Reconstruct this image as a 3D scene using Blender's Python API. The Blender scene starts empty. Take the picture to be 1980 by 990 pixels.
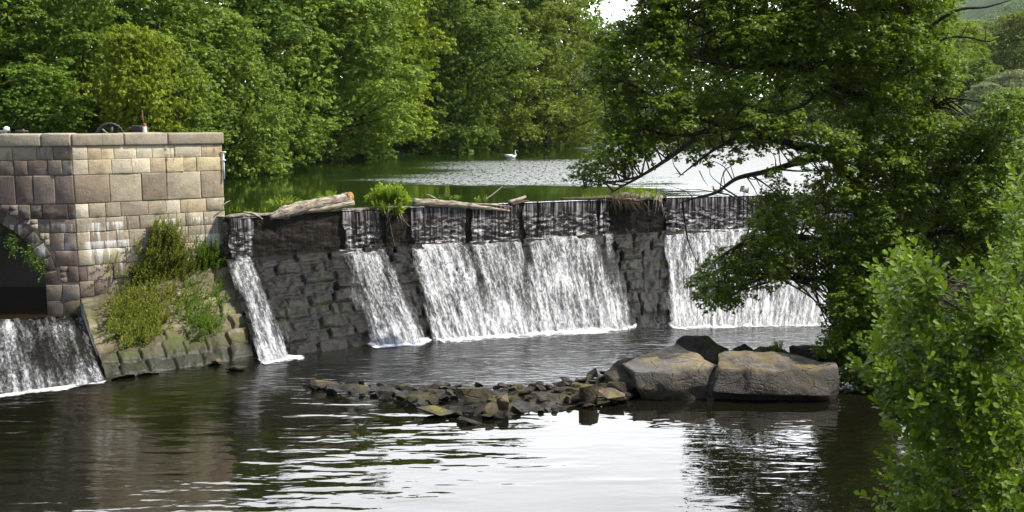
import bpy, bmesh, math, random
import numpy as np
from mathutils import Vector, Matrix, noise as mnoise

R = math.radians
random.seed(7)
RNG = np.random.default_rng(11)
scene = bpy.context.scene
COL = scene.collection

# ------------------------------------------------------------------ camera
F = 2000.0                      # focal length in pixels of the 1980 px wide photograph
CZ = 8.6                        # camera height above the lower pool
PITCH = math.atan(273.0 / F)
cam_d = bpy.data.cameras.new("camera")
cam = bpy.data.objects.new("camera", cam_d)
COL.objects.link(cam)
cam_d.sensor_width = 36.0
cam_d.lens = 36.0 * F / 1980.0
cam_d.clip_end = 6000
cam.location = (0, 0, CZ)
cam.rotation_euler = (R(90) - PITCH, 0, 0)
scene.camera = cam


def ray(px, py):
    x = (px - 990) / F
    y = (495 - py) / F
    cp, sp = math.cos(PITCH), math.sin(PITCH)
    return np.array([x, cp + y * sp, -sp + y * cp])


def at_z(px, py, z):
    d = ray(px, py)
    t = (z - CZ) / d[2]
    return np.array([0, 0, CZ]) + d * t


def at_y(px, py, Y):
    d = ray(px, py)
    t = Y / d[1]
    return np.array([0, 0, CZ]) + d * t


# ------------------------------------------------------------------ numpy noise
def _h(ix, iy, s):
    n = np.sin(ix * 127.1 + iy * 311.7 + s * 74.7) * 43758.5453
    return n - np.floor(n)


def vn(x, y, s=0):
    x = np.asarray(x, float)
    y = np.asarray(y, float)
    ix, iy = np.floor(x), np.floor(y)
    fx, fy = x - ix, y - iy
    fx = fx * fx * (3 - 2 * fx)
    fy = fy * fy * (3 - 2 * fy)
    a, b = _h(ix, iy, s), _h(ix + 1, iy, s)
    c, d = _h(ix, iy + 1, s), _h(ix + 1, iy + 1, s)
    return (a + (b - a) * fx) * (1 - fy) + (c + (d - c) * fx) * fy


def fbm(x, y, s=0, o=4):
    t, a, n = 0, 0.5, 0
    for i in range(o):
        t = t + a * vn(x * 2 ** i, y * 2 ** i, s + i * 3.1)
        n += a
        a *= 0.5
    return t / n


def sstep(a, b, x):
    t = np.clip((x - a) / (b - a), 0, 1)
    return t * t * (3 - 2 * t)


def unit(v):
    v = np.asarray(v, float)
    return v / (np.linalg.norm(v, axis=-1, keepdims=True) + 1e-9)


# ------------------------------------------------------------------ object helpers
def link(name, me, mat, parent=None, smooth=False):
    o = bpy.data.objects.new(name, me)
    COL.objects.link(o)
    if mat is not None:
        for m in (mat if isinstance(mat, (list, tuple)) else [mat]):
            me.materials.append(m)
    if parent is not None:
        o.parent = parent
        o.matrix_parent_inverse = Matrix.Identity(4)
    if smooth:
        me.polygons.foreach_set("use_smooth", np.ones(len(me.polygons), dtype=bool))
    return o


def tag(o, label=None, cat=None, group=None, kind=None):
    if label:
        o["label"] = label
    if cat:
        o["category"] = cat
    if group:
        o["group"] = group
    if kind:
        o["kind"] = kind
    return o


def thing(name, label, cat, loc=(0, 0, 0), group=None):
    o = bpy.data.objects.new(name, None)
    COL.objects.link(o)
    o.location = tuple(float(v) for v in loc)
    o.empty_display_size = 0.2
    return tag(o, label, cat, group)


def np_mesh(name, V, faces_flat, sizes, attrs=None, mat_idx=None):
    me = bpy.data.meshes.new(name)
    V = np.asarray(V, dtype=np.float32)
    n = len(V)
    me.vertices.add(n)
    me.vertices.foreach_set("co", V.ravel())
    faces_flat = np.asarray(faces_flat, dtype=np.int32)
    sizes = np.asarray(sizes, dtype=np.int32)
    me.loops.add(len(faces_flat))
    me.loops.foreach_set("vertex_index", faces_flat)
    me.polygons.add(len(sizes))
    starts = np.concatenate([[0], np.cumsum(sizes)[:-1]]).astype(np.int32)
    me.polygons.foreach_set("loop_start", starts)
    if mat_idx is not None:
        me.polygons.foreach_set("material_index", np.asarray(mat_idx, dtype=np.int32))
    me.update(calc_edges=True)
    for k, v in (attrs or {}).items():
        v = np.asarray(v, dtype=np.float32)
        if v.ndim == 1:
            a = me.attributes.new(k, "FLOAT", "POINT")
            a.data.foreach_set("value", v)
        else:
            a = me.attributes.new(k, "FLOAT_VECTOR", "POINT")
            a.data.foreach_set("vector", v.ravel())
    me.validate()
    return me


class MB:
    """collects polygons, tubes and boxes for ONE mesh"""

    def __init__(self):
        self.v, self.f, self.c = [], [], []
        self.n = 0

    def add(self, V, Fs, col=0.5):
        V = np.asarray(V, float)
        self.v.append(V)
        for f in Fs:
            self.f.append([i + self.n for i in f])
        self.c.append(np.full(len(V), col))
        self.n += len(V)

    def tube(self, pts, rad, sides=7, col=0.5, cap=True, wob=0.0):
        P = np.asarray(pts, float)
        rad = np.broadcast_to(np.asarray(rad, float), (len(P),))
        T = np.gradient(P, axis=0)
        T = unit(T)
        ref = np.array([0.13, 0.21, 0.97])
        if abs(np.dot(T[0], ref)) > 0.9:
            ref = np.array([0.9, 0.3, 0.1])
        V = []
        N = unit(np.cross(T[0], ref))
        for i in range(len(P)):
            N = unit(N - T[i] * np.dot(N, T[i]))
            B = np.cross(T[i], N)
            for k in range(sides):
                a = 2 * math.pi * k / sides
                r = rad[i] * (1 + wob * (random.random() - 0.5))
                V.append(P[i] + r * (math.cos(a) * N + math.sin(a) * B))
        Fs = []
        for i in range(len(P) - 1):
            for k in range(sides):
                k2 = (k + 1) % sides
                Fs.append([i * sides + k, i * sides + k2, (i + 1) * sides + k2, (i + 1) * sides + k])
        if cap:
            Fs.append(list(range(sides))[::-1])
            Fs.append([(len(P) - 1) * sides + k for k in range(sides)])
        self.add(V, Fs, col)

    def box(self, c, s, rz=0.0, col=0.5):
        c = np.asarray(c, float)
        hx, hy, hz = np.asarray(s, float) / 2
        V = np.array([[x, y, z] for z in (-hz, hz) for x, y in ((-hx, -hy), (hx, -hy), (hx, hy), (-hx, hy))])
        ca, sa = math.cos(rz), math.sin(rz)
        V = V @ np.array([[ca, sa, 0], [-sa, ca, 0], [0, 0, 1]]) + c
        self.add(V, [[3, 2, 1, 0], [4, 5, 6, 7], [0, 1, 5, 4], [1, 2, 6, 5], [2, 3, 7, 6], [3, 0, 4, 7]], col)

    def build(self, name, mat, parent=None, smooth=False, bevel=0.0):
        V = np.concatenate(self.v)
        flat = [i for f in self.f for i in f]
        me = np_mesh(name, V, flat, [len(f) for f in self.f], {"tint": np.concatenate(self.c)})
        o = link(name, me, mat, parent, smooth)
        if bevel:
            b = o.modifiers.new("bevel", "BEVEL")
            b.width = bevel
            b.segments = 2
        return o


def smooth_path(pts, n=6):
    """Catmull-Rom through the points"""
    P = [np.asarray(p, float) for p in pts]
    P = [2 * P[0] - P[1]] + P + [2 * P[-1] - P[-2]]
    out = []
    for i in range(1, len(P) - 2):
        for k in range(n):
            t = k / n
            a, b, c, d = P[i - 1], P[i], P[i + 1], P[i + 2]
            out.append(0.5 * ((2 * b) + (c - a) * t + (2 * a - 5 * b + 4 * c - d) * t * t + (3 * b - a - 3 * c + d) * t ** 3))
    out.append(P[-2])
    return np.array(out)


def grid_mesh(name, V, nu, nv, attrs=None):
    """V is (nu*nv,3), index u*nv+v"""
    i = np.arange((nu - 1) * (nv - 1))
    u, v = i // (nv - 1), i % (nv - 1)
    a = u * nv + v
    F4 = np.stack([a, a + nv, a + nv + 1, a + 1], 1)
    return np_mesh(name, V, F4.ravel(), np.full(len(F4), 4), attrs)


# ------------------------------------------------------------------ materials
class NT:
    def __init__(self, name):
        self.m = bpy.data.materials.new(name)
        self.m.use_nodes = True
        self.t = self.m.node_tree
        self.t.nodes.clear()
        self.out = self.t.nodes.new("ShaderNodeOutputMaterial")

    def n(self, typ, **kw):
        nd = self.t.nodes.new("ShaderNode" + typ)
        for k, v in kw.items():
            if hasattr(nd, k) and k not in nd.inputs:
                setattr(nd, k, v)
            else:
                self.set(nd.inputs[k], v)
        return nd

    def set(self, sock, v):
        if isinstance(v, bpy.types.NodeSocket):
            self.t.links.new(v, sock)
        elif isinstance(v, (tuple, list)) and len(v) == 3 and sock.type == "RGBA":
            sock.default_value = (*v, 1)
        else:
            sock.default_value = v

    def math(self, op, a, b=None, c=None, clamp=False):
        nd = self.t.nodes.new("ShaderNodeMath")
        nd.operation = op
        nd.use_clamp = clamp
        self.set(nd.inputs[0], a)
        if b is not None:
            self.set(nd.inputs[1], b)
        if c is not None:
            self.set(nd.inputs[2], c)
        return nd.outputs[0]

    def mix(self, f, a, b, blend="MIX"):
        nd = self.t.nodes.new("ShaderNodeMix")
        nd.data_type = "RGBA"
        nd.blend_type = blend
        self.set(nd.inputs[0], f)
        self.set(nd.inputs[6], a)
        self.set(nd.inputs[7], b)
        return nd.outputs[2]

    def rng(self, v, a, b, c=0.0, d=1.0, smooth=True):
        nd = self.t.nodes.new("ShaderNodeMapRange")
        nd.interpolation_type = "SMOOTHSTEP" if smooth else "LINEAR"
        self.set(nd.inputs[0], v)
        for i, x in enumerate((a, b, c, d)):
            self.set(nd.inputs[i + 1], x)
        return nd.outputs[0]

    def noise(self, vec, scale, detail=4, rough=0.55, dist=0.0):
        nd = self.n("TexNoise")
        self.set(nd.inputs["Vector"], vec)
        nd.inputs["Scale"].default_value = scale
        nd.inputs["Detail"].default_value = detail
        nd.inputs["Roughness"].default_value = rough
        nd.inputs["Distortion"].default_value = dist
        return nd.outputs[0]

    def pos(self):
        return self.n("NewGeometry").outputs["Position"]

    def obj(self):
        return self.n("TexCoord").outputs["Object"]

    def mapping(self, vec, scale=(1, 1, 1), rot=(0, 0, 0), loc=(0, 0, 0)):
        nd = self.n("Mapping")
        self.set(nd.inputs["Vector"], vec)
        nd.inputs["Scale"].default_value = scale
        nd.inputs["Rotation"].default_value = rot
        nd.inputs["Location"].default_value = loc
        return nd.outputs[0]

    def sep(self, vec):
        nd = self.n("SeparateXYZ")
        self.set(nd.inputs[0], vec)
        return nd.outputs

    def attr(self, name, vec=False):
        nd = self.n("Attribute", attribute_name=name)
        return nd.outputs["Vector"] if vec else nd.outputs["Fac"]

    def bump(self, h, strength=0.5, dist=0.05, normal=None):
        nd = self.n("Bump")
        self.set(nd.inputs["Height"], h)
        self.set(nd.inputs["Strength"], strength)
        self.set(nd.inputs["Distance"], dist)
        if normal is not None:
            self.set(nd.inputs["Normal"], normal)
        return nd.outputs[0]

    def bsdf(self, col, rough=0.7, normal=None, spec=0.3, ior=1.45, alpha=None):
        nd = self.n("BsdfPrincipled")
        self.set(nd.inputs["Base Color"], col)
        self.set(nd.inputs["Roughness"], rough)
        self.set(nd.inputs["Specular IOR Level"], spec)
        self.set(nd.inputs["IOR"], ior)
        if normal is not None:
            self.set(nd.inputs["Normal"], normal)
        if alpha is not None:
            self.set(nd.inputs["Alpha"], alpha)
        return nd

    def done(self, sh):
        self.t.links.new(sh.outputs[0] if hasattr(sh, "outputs") else sh, self.out.inputs[0])
        return self.m


def leaf_mat(name, dark, light, trans, spec=0.18, tmix=0.30, rough=0.55):
    m = NT(name)
    isl = m.n("NewGeometry").outputs["Random Per Island"]
    ob = m.n("ObjectInfo").outputs["Random"]
    tint = m.attr("tint")
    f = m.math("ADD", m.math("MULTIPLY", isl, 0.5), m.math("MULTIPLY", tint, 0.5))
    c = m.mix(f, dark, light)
    hsv = m.n("HueSaturation", Hue=m.rng(ob, 0, 1, 0.488, 0.512, False), Saturation=0.98,
              Value=m.rng(ob, 0, 1, 0.85, 1.18, False), Color=c)
    c2 = m.mix(0.5, hsv.outputs[0], trans)
    b = m.bsdf(hsv.outputs[0], rough, spec=spec)
    t = m.n("BsdfTranslucent", Color=c2)
    mx = m.n("MixShader")
    mx.inputs[0].default_value = tmix
    m.t.links.new(b.outputs[0], mx.inputs[1])
    m.t.links.new(t.outputs[0], mx.inputs[2])
    return m.done(mx)


LEAF = leaf_mat("leaf_mid_green", (0.050, 0.102, 0.010), (0.180, 0.270, 0.028), (0.29, 0.39, 0.02))
LEAF_Y = leaf_mat("leaf_yellow_green", (0.095, 0.165, 0.008), (0.260, 0.330, 0.020), (0.38, 0.46, 0.02))
LEAF_D = leaf_mat("leaf_dark_green", (0.038, 0.082, 0.010), (0.130, 0.205, 0.026), (0.23, 0.33, 0.02))
LEAF_O = leaf_mat("leaf_olive_green", (0.068, 0.115, 0.012), (0.205, 0.280, 0.034), (0.31, 0.40, 0.03))
LEAF_W = leaf_mat("leaf_willow_grey", (0.15, 0.19, 0.08), (0.32, 0.36, 0.19), (0.34, 0.40, 0.14))
LEAF_ALD = leaf_mat("leaf_alder", (0.032, 0.080, 0.008), (0.170, 0.270, 0.020), (0.30, 0.44, 0.02), spec=0.22, tmix=0.36, rough=0.5)
LEAF_NEAR = leaf_mat("leaf_near_bush", (0.022, 0.075, 0.005), (0.175, 0.290, 0.014), (0.28, 0.44, 0.02), spec=0.2, tmix=0.35, rough=0.5)
LEAF_CREST = leaf_mat("leaf_crest_plant", (0.13, 0.22, 0.012), (0.32, 0.42, 0.03), (0.34, 0.48, 0.03))
LEAF_WALL = leaf_mat("leaf_wall_plant", (0.055, 0.090, 0.010), (0.24, 0.245, 0.022), (0.32, 0.32, 0.03))


def bark_mat(name, a, b, sc=6.0):
    m = NT(name)
    v = m.mapping(m.obj(), (1, 1, 0.25))
    n = m.noise(v, sc, 6, 0.65)
    n2 = m.noise(m.obj(), 1.3, 3)
    c = m.mix(m.rng(n, 0.3, 0.7), a, b)
    c = m.mix(m.rng(n2, 0.5, 0.75, 0, 0.5), c, (0.035, 0.05, 0.015))
    return m.done(m.bsdf(c, 0.85, m.bump(n, 0.8, 0.03), 0.2))


BARK = bark_mat("bark_dark", (0.018, 0.014, 0.010), (0.060, 0.048, 0.034))
TWIG = bark_mat("twig_brown", (0.045, 0.034, 0.022), (0.11, 0.085, 0.055), 14)


def drift_mat():
    m = NT("driftwood")
    v = m.mapping(m.obj(), (1.2, 14, 14))
    n = m.noise(v, 1.6, 8, 0.7)
    n2 = m.noise(m.obj(), 2.2, 4)
    c = m.mix(m.rng(n, 0.38, 0.62), (0.075, 0.058, 0.042), (0.42, 0.365, 0.285))
    c = m.mix(m.rng(n2, 0.55, 0.75, 0, 0.8), c, (0.09, 0.065, 0.045))
    return m.done(m.bsdf(c, 0.85, m.bump(n, 0.9, 0.03), 0.2))


DRIFT = drift_mat()


def simple_mat(name, a, b, rough=0.6, sc=8, bump=0.3, spec=0.3, metallic=0):
    m = NT(name)
    n = m.noise(m.obj(), sc, 6, 0.6)
    s = m.bsdf(m.mix(m.rng(n, 0.35, 0.65), a, b), rough, m.bump(n, bump, 0.02), spec)
    s.inputs["Metallic"].default_value = metallic
    return m.done(s)


CUT_END = simple_mat("fresh_cut_wood", (0.20, 0.095, 0.022), (0.30, 0.16, 0.045), 0.8)
BLACK_METAL = simple_mat("black_painted_iron", (0.012, 0.012, 0.014), (0.03, 0.03, 0.032), 0.5)
GREY_METAL = simple_mat("grey_worn_iron", (0.05, 0.055, 0.06), (0.16, 0.17, 0.18), 0.5)
RED_METAL = simple_mat("red_painted_iron", (0.28, 0.05, 0.025), (0.42, 0.10, 0.05), 0.5)
WHITE_METAL = simple_mat("white_painted_iron", (0.6, 0.6, 0.6), (0.8, 0.8, 0.8), 0.5)
RUST = simple_mat("rusty_iron", (0.16, 0.055, 0.025), (0.26, 0.11, 0.06), 0.8)
FEATHER = simple_mat("white_feathers", (0.72, 0.72, 0.70), (0.82, 0.82, 0.80), 0.7, 20, 0.1)
BEAK = simple_mat("orange_beak", (0.5, 0.16, 0.03), (0.6, 0.22, 0.05), 0.5)
DUCK_GREY = simple_mat("duck_grey_feathers", (0.25, 0.24, 0.20), (0.45, 0.44, 0.38), 0.8, 14)
DUCK_BROWN = simple_mat("duck_brown_feathers", (0.10, 0.06, 0.035), (0.28, 0.17, 0.10), 0.8, 14)
DUCK_DARK = simple_mat("duck_dark_feathers", (0.02, 0.025, 0.02), (0.05, 0.055, 0.05), 0.6, 14)


def stone_mat(name, wet=False):
    """ashlar stone: colour per block in the attribute 'bcol', stains and lime run-off on top"""
    m = NT(name)
    p = m.pos()
    base = m.attr("bcol", True)
    n1 = m.noise(p, 2.3, 6, 0.65)
    n2 = m.noise(p, 14, 6, 0.7)
    n3 = m.noise(m.mapping(p, (1.0, 1.0, 3.0)), 1.1, 5, 0.6)
    c = m.mix(m.rng(n1, 0.35, 0.75, 0, 0.55), base, m.mix(1.0, base, (0.58, 0.51, 0.44), "MULTIPLY"))
    c = m.mix(m.rng(n2, 0.42, 0.72, 0, 0.5), c, m.mix(1.0, base, (1.45, 1.42, 1.36), "MULTIPLY"))
    s = m.sep(p)
    # dark soot streaks and damp
    st = m.noise(m.mapping(p, (5.5, 5.5, 0.5)), 1.0, 5, 0.6)
    c = m.mix(m.math("MULTIPLY", m.rng(st, 0.55, 0.72, 0, 0.75), m.rng(n3, 0.35, 0.6)), c, (0.050, 0.042, 0.036))
    wx = m.noise(m.mapping(p, (0.55, 0.55, 0.9)), 1.6, 7, 0.68)
    c = m.mix(m.rng(wx, 0.50, 0.68, 0, 0.45), c, (0.105, 0.090, 0.068))
    c = m.mix(m.rng(wx, 0.46, 0.32, 0, 0.35), c, (0.36, 0.33, 0.27))
    # lime run-off below the leaking joints
    lime_n = m.noise(m.mapping(p, (6.5, 6.5, 0.45), loc=(3.1, 0, 0)), 1.0, 4, 0.6)
    patch = m.noise(m.mapping(p, (0.8, 0.8, 0.25), loc=(0, 7.7, 0)), 1.0, 2)
    for z0, z1, th in ((3.92, 2.7, 0.50), (4.62, 3.9, 0.56)):
        band = m.math("MULTIPLY", m.rng(s[2], z0 + 0.03, z0 - 0.03), m.rng(s[2], z1 - 0.6, z0, 0.0, 1.0, False))
        f = m.math("MULTIPLY", m.rng(m.math("ADD", lime_n, m.math("MULTIPLY", band, 0.22)), th + 0.10, th + 0.22), band)
        f = m.math("MULTIPLY", f, m.rng(patch, 0.42, 0.60))
        c = m.mix(m.math("MULTIPLY", f, 0.9), c, (0.72, 0.71, 0.69))
    # moss and algae near the water
    g = m.math("MULTIPLY", m.rng(s[2], 2.6, 0.7), m.rng(n3, 0.38, 0.6))
    c = m.mix(m.math("MULTIPLY", g, 0.8), c, (0.075, 0.085, 0.022))
    wetf = m.rng(s[2], 0.75, 0.2)
    c = m.mix(m.math("MULTIPLY", wetf, 0.8), c, (0.022, 0.024, 0.018))
    h = m.math("ADD", m.math("MULTIPLY", n1, 0.6), m.math("MULTIPLY", n2, 0.4))
    return m.done(m.bsdf(c, m.rng(wetf, 0, 1, 0.88, 0.4), m.bump(h, 0.8, 0.06), 0.25))


STONE = stone_mat("ashlar_stone")


def mortar_mat():
    m = NT("mortar")
    p = m.pos()
    n = m.noise(p, 9, 5)
    return m.done(m.bsdf(m.mix(n, (0.22, 0.20, 0.165), (0.42, 0.38, 0.32)), 0.95, m.bump(n, 0.6, 0.03), 0.1))


MORTAR = mortar_mat()


def weir_mat():
    m = NT("wet_weir_masonry")
    p = m.pos()
    n1 = m.noise(p, 1.2, 5, 0.6)
    n2 = m.noise(p, 9, 7, 0.7)
    n3 = m.noise(m.mapping(p, (4, 4, 0.6)), 1.0, 4)
    c = m.mix(m.rng(n2, 0.35, 0.7), (0.0025, 0.0025, 0.0022), (0.018, 0.017, 0.0155))
    c = m.mix(m.math("MULTIPLY", m.rng(m.attr("joint"), 0.0, 0.6, 0.85, 0.0), 1.0), c, (0.002, 0.002, 0.0018))
    c = m.mix(m.rng(n1, 0.5, 0.72, 0, 0.6), c, (0.022, 0.030, 0.007))
    c = m.mix(m.rng(n3, 0.55, 0.75, 0, 0.5), c, (0.008, 0.007, 0.006))
    h = m.math("ADD", m.math("MULTIPLY", n1, 0.4), n2)
    return m.done(m.bsdf(c, m.rng(n2, 0.3, 0.7, 0.36, 0.6), m.bump(h, 1.0, 0.05), 0.22))


WEIR = weir_mat()


def weir_face_mat():
    m = NT("dark_wet_weir_wall")
    p = m.pos()
    n2 = m.noise(m.mapping(p, (3.5, 3.5, 0.7)), 1.5, 7, 0.7)
    n1 = m.noise(m.mapping(p, (1.3, 1.3, 2.6)), 3.2, 6, 0.7)
    c = m.mix(m.rng(n2, 0.35, 0.75), (0.006, 0.005, 0.004), (0.030, 0.022, 0.015))
    c = m.mix(m.rng(n1, 0.58, 0.72, 0, 0.5), c, (0.055, 0.042, 0.030))
    return m.done(m.bsdf(c, 0.42, m.bump(m.math("ADD", n1, n2), 0.9, 0.05), 0.22))


WEIRFACE = weir_face_mat()


def rock_mat(name, dark, light, moss=(0.16, 0.14, 0.02), mossamt=0.5, damp_shade_top=0.35, sc=1.0):
    m = NT(name)
    p = m.pos()
    g = m.n("NewGeometry")
    ob = m.n("ObjectInfo").outputs["Random"]
    n1 = m.noise(p, 3.0 * sc, 7, 0.65)
    n2 = m.noise(p, 16 * sc, 6, 0.7)
    n3 = m.noise(p, 1.4 * sc, 4)
    c = m.mix(m.rng(n1, 0.3, 0.7), dark, light)
    c = m.mix(m.rng(n2, 0.5, 0.75, 0, 0.55), c, m.mix(1.0, c, (0.35, 0.33, 0.30), "MULTIPLY"))
    c = m.mix(1.0, c, m.mix(ob, (0.62, 0.60, 0.58), (1.25, 1.18, 1.05)), "MULTIPLY")
    up = m.sep(g.outputs["Normal"])[2]
    mf = m.math("MULTIPLY", m.rng(up, 0.3, 0.8), m.rng(n3, 0.48, 0.62, 0, mossamt))
    c = m.mix(mf, c, moss)
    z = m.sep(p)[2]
    wet = m.rng(m.math("ADD", z, m.math("MULTIPLY", m.math("SUBTRACT", n3, 0.5), 0.25)), damp_shade_top + 0.06, damp_shade_top - 0.06)  # waterline damp; on the big boulders also front shade painted into the colour
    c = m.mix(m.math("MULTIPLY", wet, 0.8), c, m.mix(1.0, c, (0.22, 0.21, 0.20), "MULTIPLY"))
    vo = m.n("TexVoronoi", feature="DISTANCE_TO_EDGE")
    m.set(vo.inputs["Vector"], m.mapping(p, (0.7, 0.7, 1.6), rot=(R(20), R(14), 0)))
    vo.inputs["Scale"].default_value = 1.1
    crack = m.math("MULTIPLY", m.rng(vo.outputs[0], 0.0, 0.025, 1, 0), m.rng(n1, 0.45, 0.6))
    c = m.mix(m.math("MULTIPLY", crack, 0.4), c, (0.02, 0.017, 0.014))
    h = m.math("ADD", n1, m.math("MULTIPLY", n2, 0.6))
    h = m.math("SUBTRACT", h, m.math("MULTIPLY", crack, 0.5))
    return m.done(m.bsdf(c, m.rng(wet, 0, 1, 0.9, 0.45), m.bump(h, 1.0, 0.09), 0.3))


ROCK = rock_mat("rubble_stone", (0.012, 0.0105, 0.008), (0.050, 0.043, 0.033), (0.10, 0.095, 0.02), 0.5, 0.14)
ROCK_MOSSY = rock_mat("mossy_stone", (0.035, 0.03, 0.02), (0.11, 0.095, 0.065), (0.15, 0.135, 0.025), 0.85, 0.18)
ROCK_TAN = rock_mat("tan_stone", (0.08, 0.065, 0.045), (0.18, 0.15, 0.11), (0.16, 0.14, 0.04), 0.6, 0.16)
BOULDER = rock_mat("boulder_sandstone", (0.105, 0.095, 0.080), (0.27, 0.245, 0.208), (0.19, 0.145, 0.06), 0.6, 0.92, 0.9)  # band set high: damp foot plus painted shade over the fronts
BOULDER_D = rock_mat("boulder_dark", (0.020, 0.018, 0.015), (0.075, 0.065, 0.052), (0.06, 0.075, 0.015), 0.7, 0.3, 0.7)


def ground_mat():
    m = NT("earth_and_undergrowth")
    p = m.pos()
    n = m.noise(p, 0.8, 7, 0.65)
    n2 = m.noise(p, 6, 6, 0.7)
    c = m.mix(m.rng(n, 0.35, 0.65), (0.040, 0.034, 0.018), (0.040, 0.065, 0.014))
    c = m.mix(m.rng(n2, 0.4, 0.7, 0, 0.7), c, (0.022, 0.03, 0.010))
    return m.done(m.bsdf(c, 0.95, m.bump(n2, 1.0, 0.15), 0.15))


GROUND = ground_mat()

# ------------------------------------------------------------------ weir geometry tables (lip of the crest / foot of the slope)
ZP = 4.6
TAB = [((430, 420.3), (496, 693)), ((437, 420), (503, 692)), ((495, 417), (560, 686)), ((655, 408), (722, 662)), ((735, 404), (800, 655)),
       ((795, 401), (850, 648)), ((900, 397), (940, 641)), ((1000, 393), (1035, 635)), ((1015, 392), (1050, 634)),
       ((1180, 386), (1205, 626)), ((1285, 382), (1300, 622)), ((1460, 378), (1450, 619)), ((1620, 375), (1590, 617)),
       ((1760, 373), (1740, 616))]
TX = np.array([c[0] for c, f in TAB], float)
LIP = np.array([at_z(*c, ZP) for c, f in TAB])
FOOT = np.array([at_z(*f, 0.0) for c, f in TAB])
ZLEDGE = 2.92


def lip_at(px):
    return np.stack([np.interp(px, TX, LIP[:, k]) for k in range(3)], -1)


def foot_at(px):
    return np.stack([np.interp(px, TX, FOOT[:, k]) for k in range(3)], -1)


# arc-length parameter along the lip
_pxs = np.linspace(TX[0], TX[-1], 400)
_lp = lip_at(_pxs)
_al = np.concatenate([[0], np.cumsum(np.linalg.norm(np.diff(_lp, axis=0), axis=1))])


def px_of_s(s):
    return np.interp(s, _al, _pxs)


def s_of_px(px):
    return np.interp(px, _pxs, _al)


def out_dir(px):
    d = foot_at(px) - lip_at(px)
    d[..., 2] = 0
    return unit(d)


# ------------------------------------------------------------------ ground sheet
LBANK = np.array([(-12.6, 42.3), (-14.6, 50), (-18.5, 60), (-19.4, 68), (-17.8, 85), (-10.4, 104), (0.5, 134), (10, 143), (24, 156), (50, 174),
                  (120, 212), (300, 262), (900, 380)], float)
RBANK = np.array([(4.2, -30), (4.6, 4), (6.2, 12), (9.4, 22), (11.2, 30), (12.2, 36), (15.4, 45), (19.2, 53), (20, 58), (27, 74), (70, 112), (130, 150), (300, 200), (900, 300)], float)


def side_dist(X, Y, poly):
    """signed distance to a polyline, positive on its left"""
    best = np.full(X.shape, 1e9)
    sign = np.zeros(X.shape)
    for a, b in zip(poly[:-1], poly[1:]):
        d = b - a
        L = np.dot(d, d)
        t = np.clip(((X - a[0]) * d[0] + (Y - a[1]) * d[1]) / L, 0, 1)
        qx, qy = X - a[0] - t * d[0], Y - a[1] - t * d[1]
        dist = np.hypot(qx, qy)
        cr = d[0] * (Y - a[1]) - d[1] * (X - a[0])
        m = dist < best
        best = np.where(m, dist, best)
        sign = np.where(m, np.sign(cr), sign)
    return best * sign


CA = np.array([-16.1, 38.0])       # corner of the abutment
CB = np.array([-11.5, 41.2])       # its right end
LW = np.array([-0.993, -0.119])    # direction of the left wall
FD = unit(CB - CA)
FN = np.array([FD[1], -FD[0]])     # outward normal of the front face


def ground_h(X, Y):
    ld = side_dist(X, Y, LBANK)
    rd = -side_dist(X, Y, RBANK)
    # line of the walls and weir: upstream when positive
    wl = np.concatenate([[CA + LW * 400], [CA], [CB], LIP[3:, :2], [[19.2, 55]], [[400, 60]]])
    up = side_dist(X, Y, wl)
    n = fbm(X * 0.13, Y * 0.13, 5) - 0.5
    pond = 3.0 + 0 * X
    hL = 4.45 + 1.3 * sstep(-0.5, 3, ld) + 0.12 * np.clip(ld, 0, 60) ** 0.95 + n * 1.5 * sstep(1, 8, ld)
    hL = np.where(Y < 58, np.minimum(7.55, 4.2 + 3.35 * sstep(0, 1.2, ld)), hL)
    hR = 4.4 + 1.0 * sstep(-0.5, 3, rd) + 0.1 * np.clip(rd, 0, 60) ** 0.9 + n
    upz = np.where(ld > -0.5, hL, np.where(rd > -0.5, hR, pond))
    low = -1.2 + (1.0 + 4.6 * sstep(-0.2, 7, rd) + n * 1.2 + 0.06 * np.clip(rd, 0, 60)) * sstep(-1.0, 0.3, rd)
    g = np.where(up > 1.2, upz, low)
    return np.where((X < -16.6) & (X > -24) & (Y < 47.5) & (Y > 36), -1.2, g)


def make_ground():
    def axis(lo, hi, fine_lo, fine_hi, step):
        a = list(np.arange(fine_lo, fine_hi, step))
        x, s = fine_hi, step
        while x < hi:
            a.append(x); s *= 1.25; x += s
        a.append(hi)
        x, s = fine_lo, step
        pre = []
        while x > lo:
            s *= 1.25; x -= s
            pre.append(max(x, lo))
        return np.array(pre[::-1] + a)
    xs = axis(-1800, 1800, -32, 40, 0.7)
    ys = axis(-600, 2100, 0, 150, 0.7)
    X, Y = np.meshgrid(xs, ys, indexing="ij")
    Z = ground_h(X, Y)
    V = np.stack([X, Y, Z], -1).reshape(-1, 3)
    me = grid_mesh("ground", V, len(xs), len(ys))
    o = link("ground", me, GROUND, smooth=True)
    tag(o, kind="structure")


make_ground()


# far hill
def make_hill():
    m = NT("far_hill_cover")
    n = m.noise(m.pos(), 0.05, 6, 0.7)
    mat = m.done(m.bsdf(m.mix(m.rng(n, .35, .65), (0.025, 0.045, 0.012), (0.05, 0.08, 0.02)), 1.0, None, 0.05))
    xs = np.linspace(150, 950, 60)
    ys = np.linspace(400, 1100, 50)
    X, Y = np.meshgrid(xs, ys, indexing="ij")
    Z = 2 + 130 * np.exp(-((X - 480) / 170) ** 2) * sstep(430, 760, Y) + 8 * fbm(X * .01, Y * .01, 3) - 6
    V = np.stack([X * 1.8, Y * 1.8, (Z - 8) * 1.8 + 8], -1).reshape(-1, 3)
    o = link("hill", grid_mesh("hill", V, 60, 50), mat, smooth=True)
    tag(o, kind="structure")


make_hill()


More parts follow.
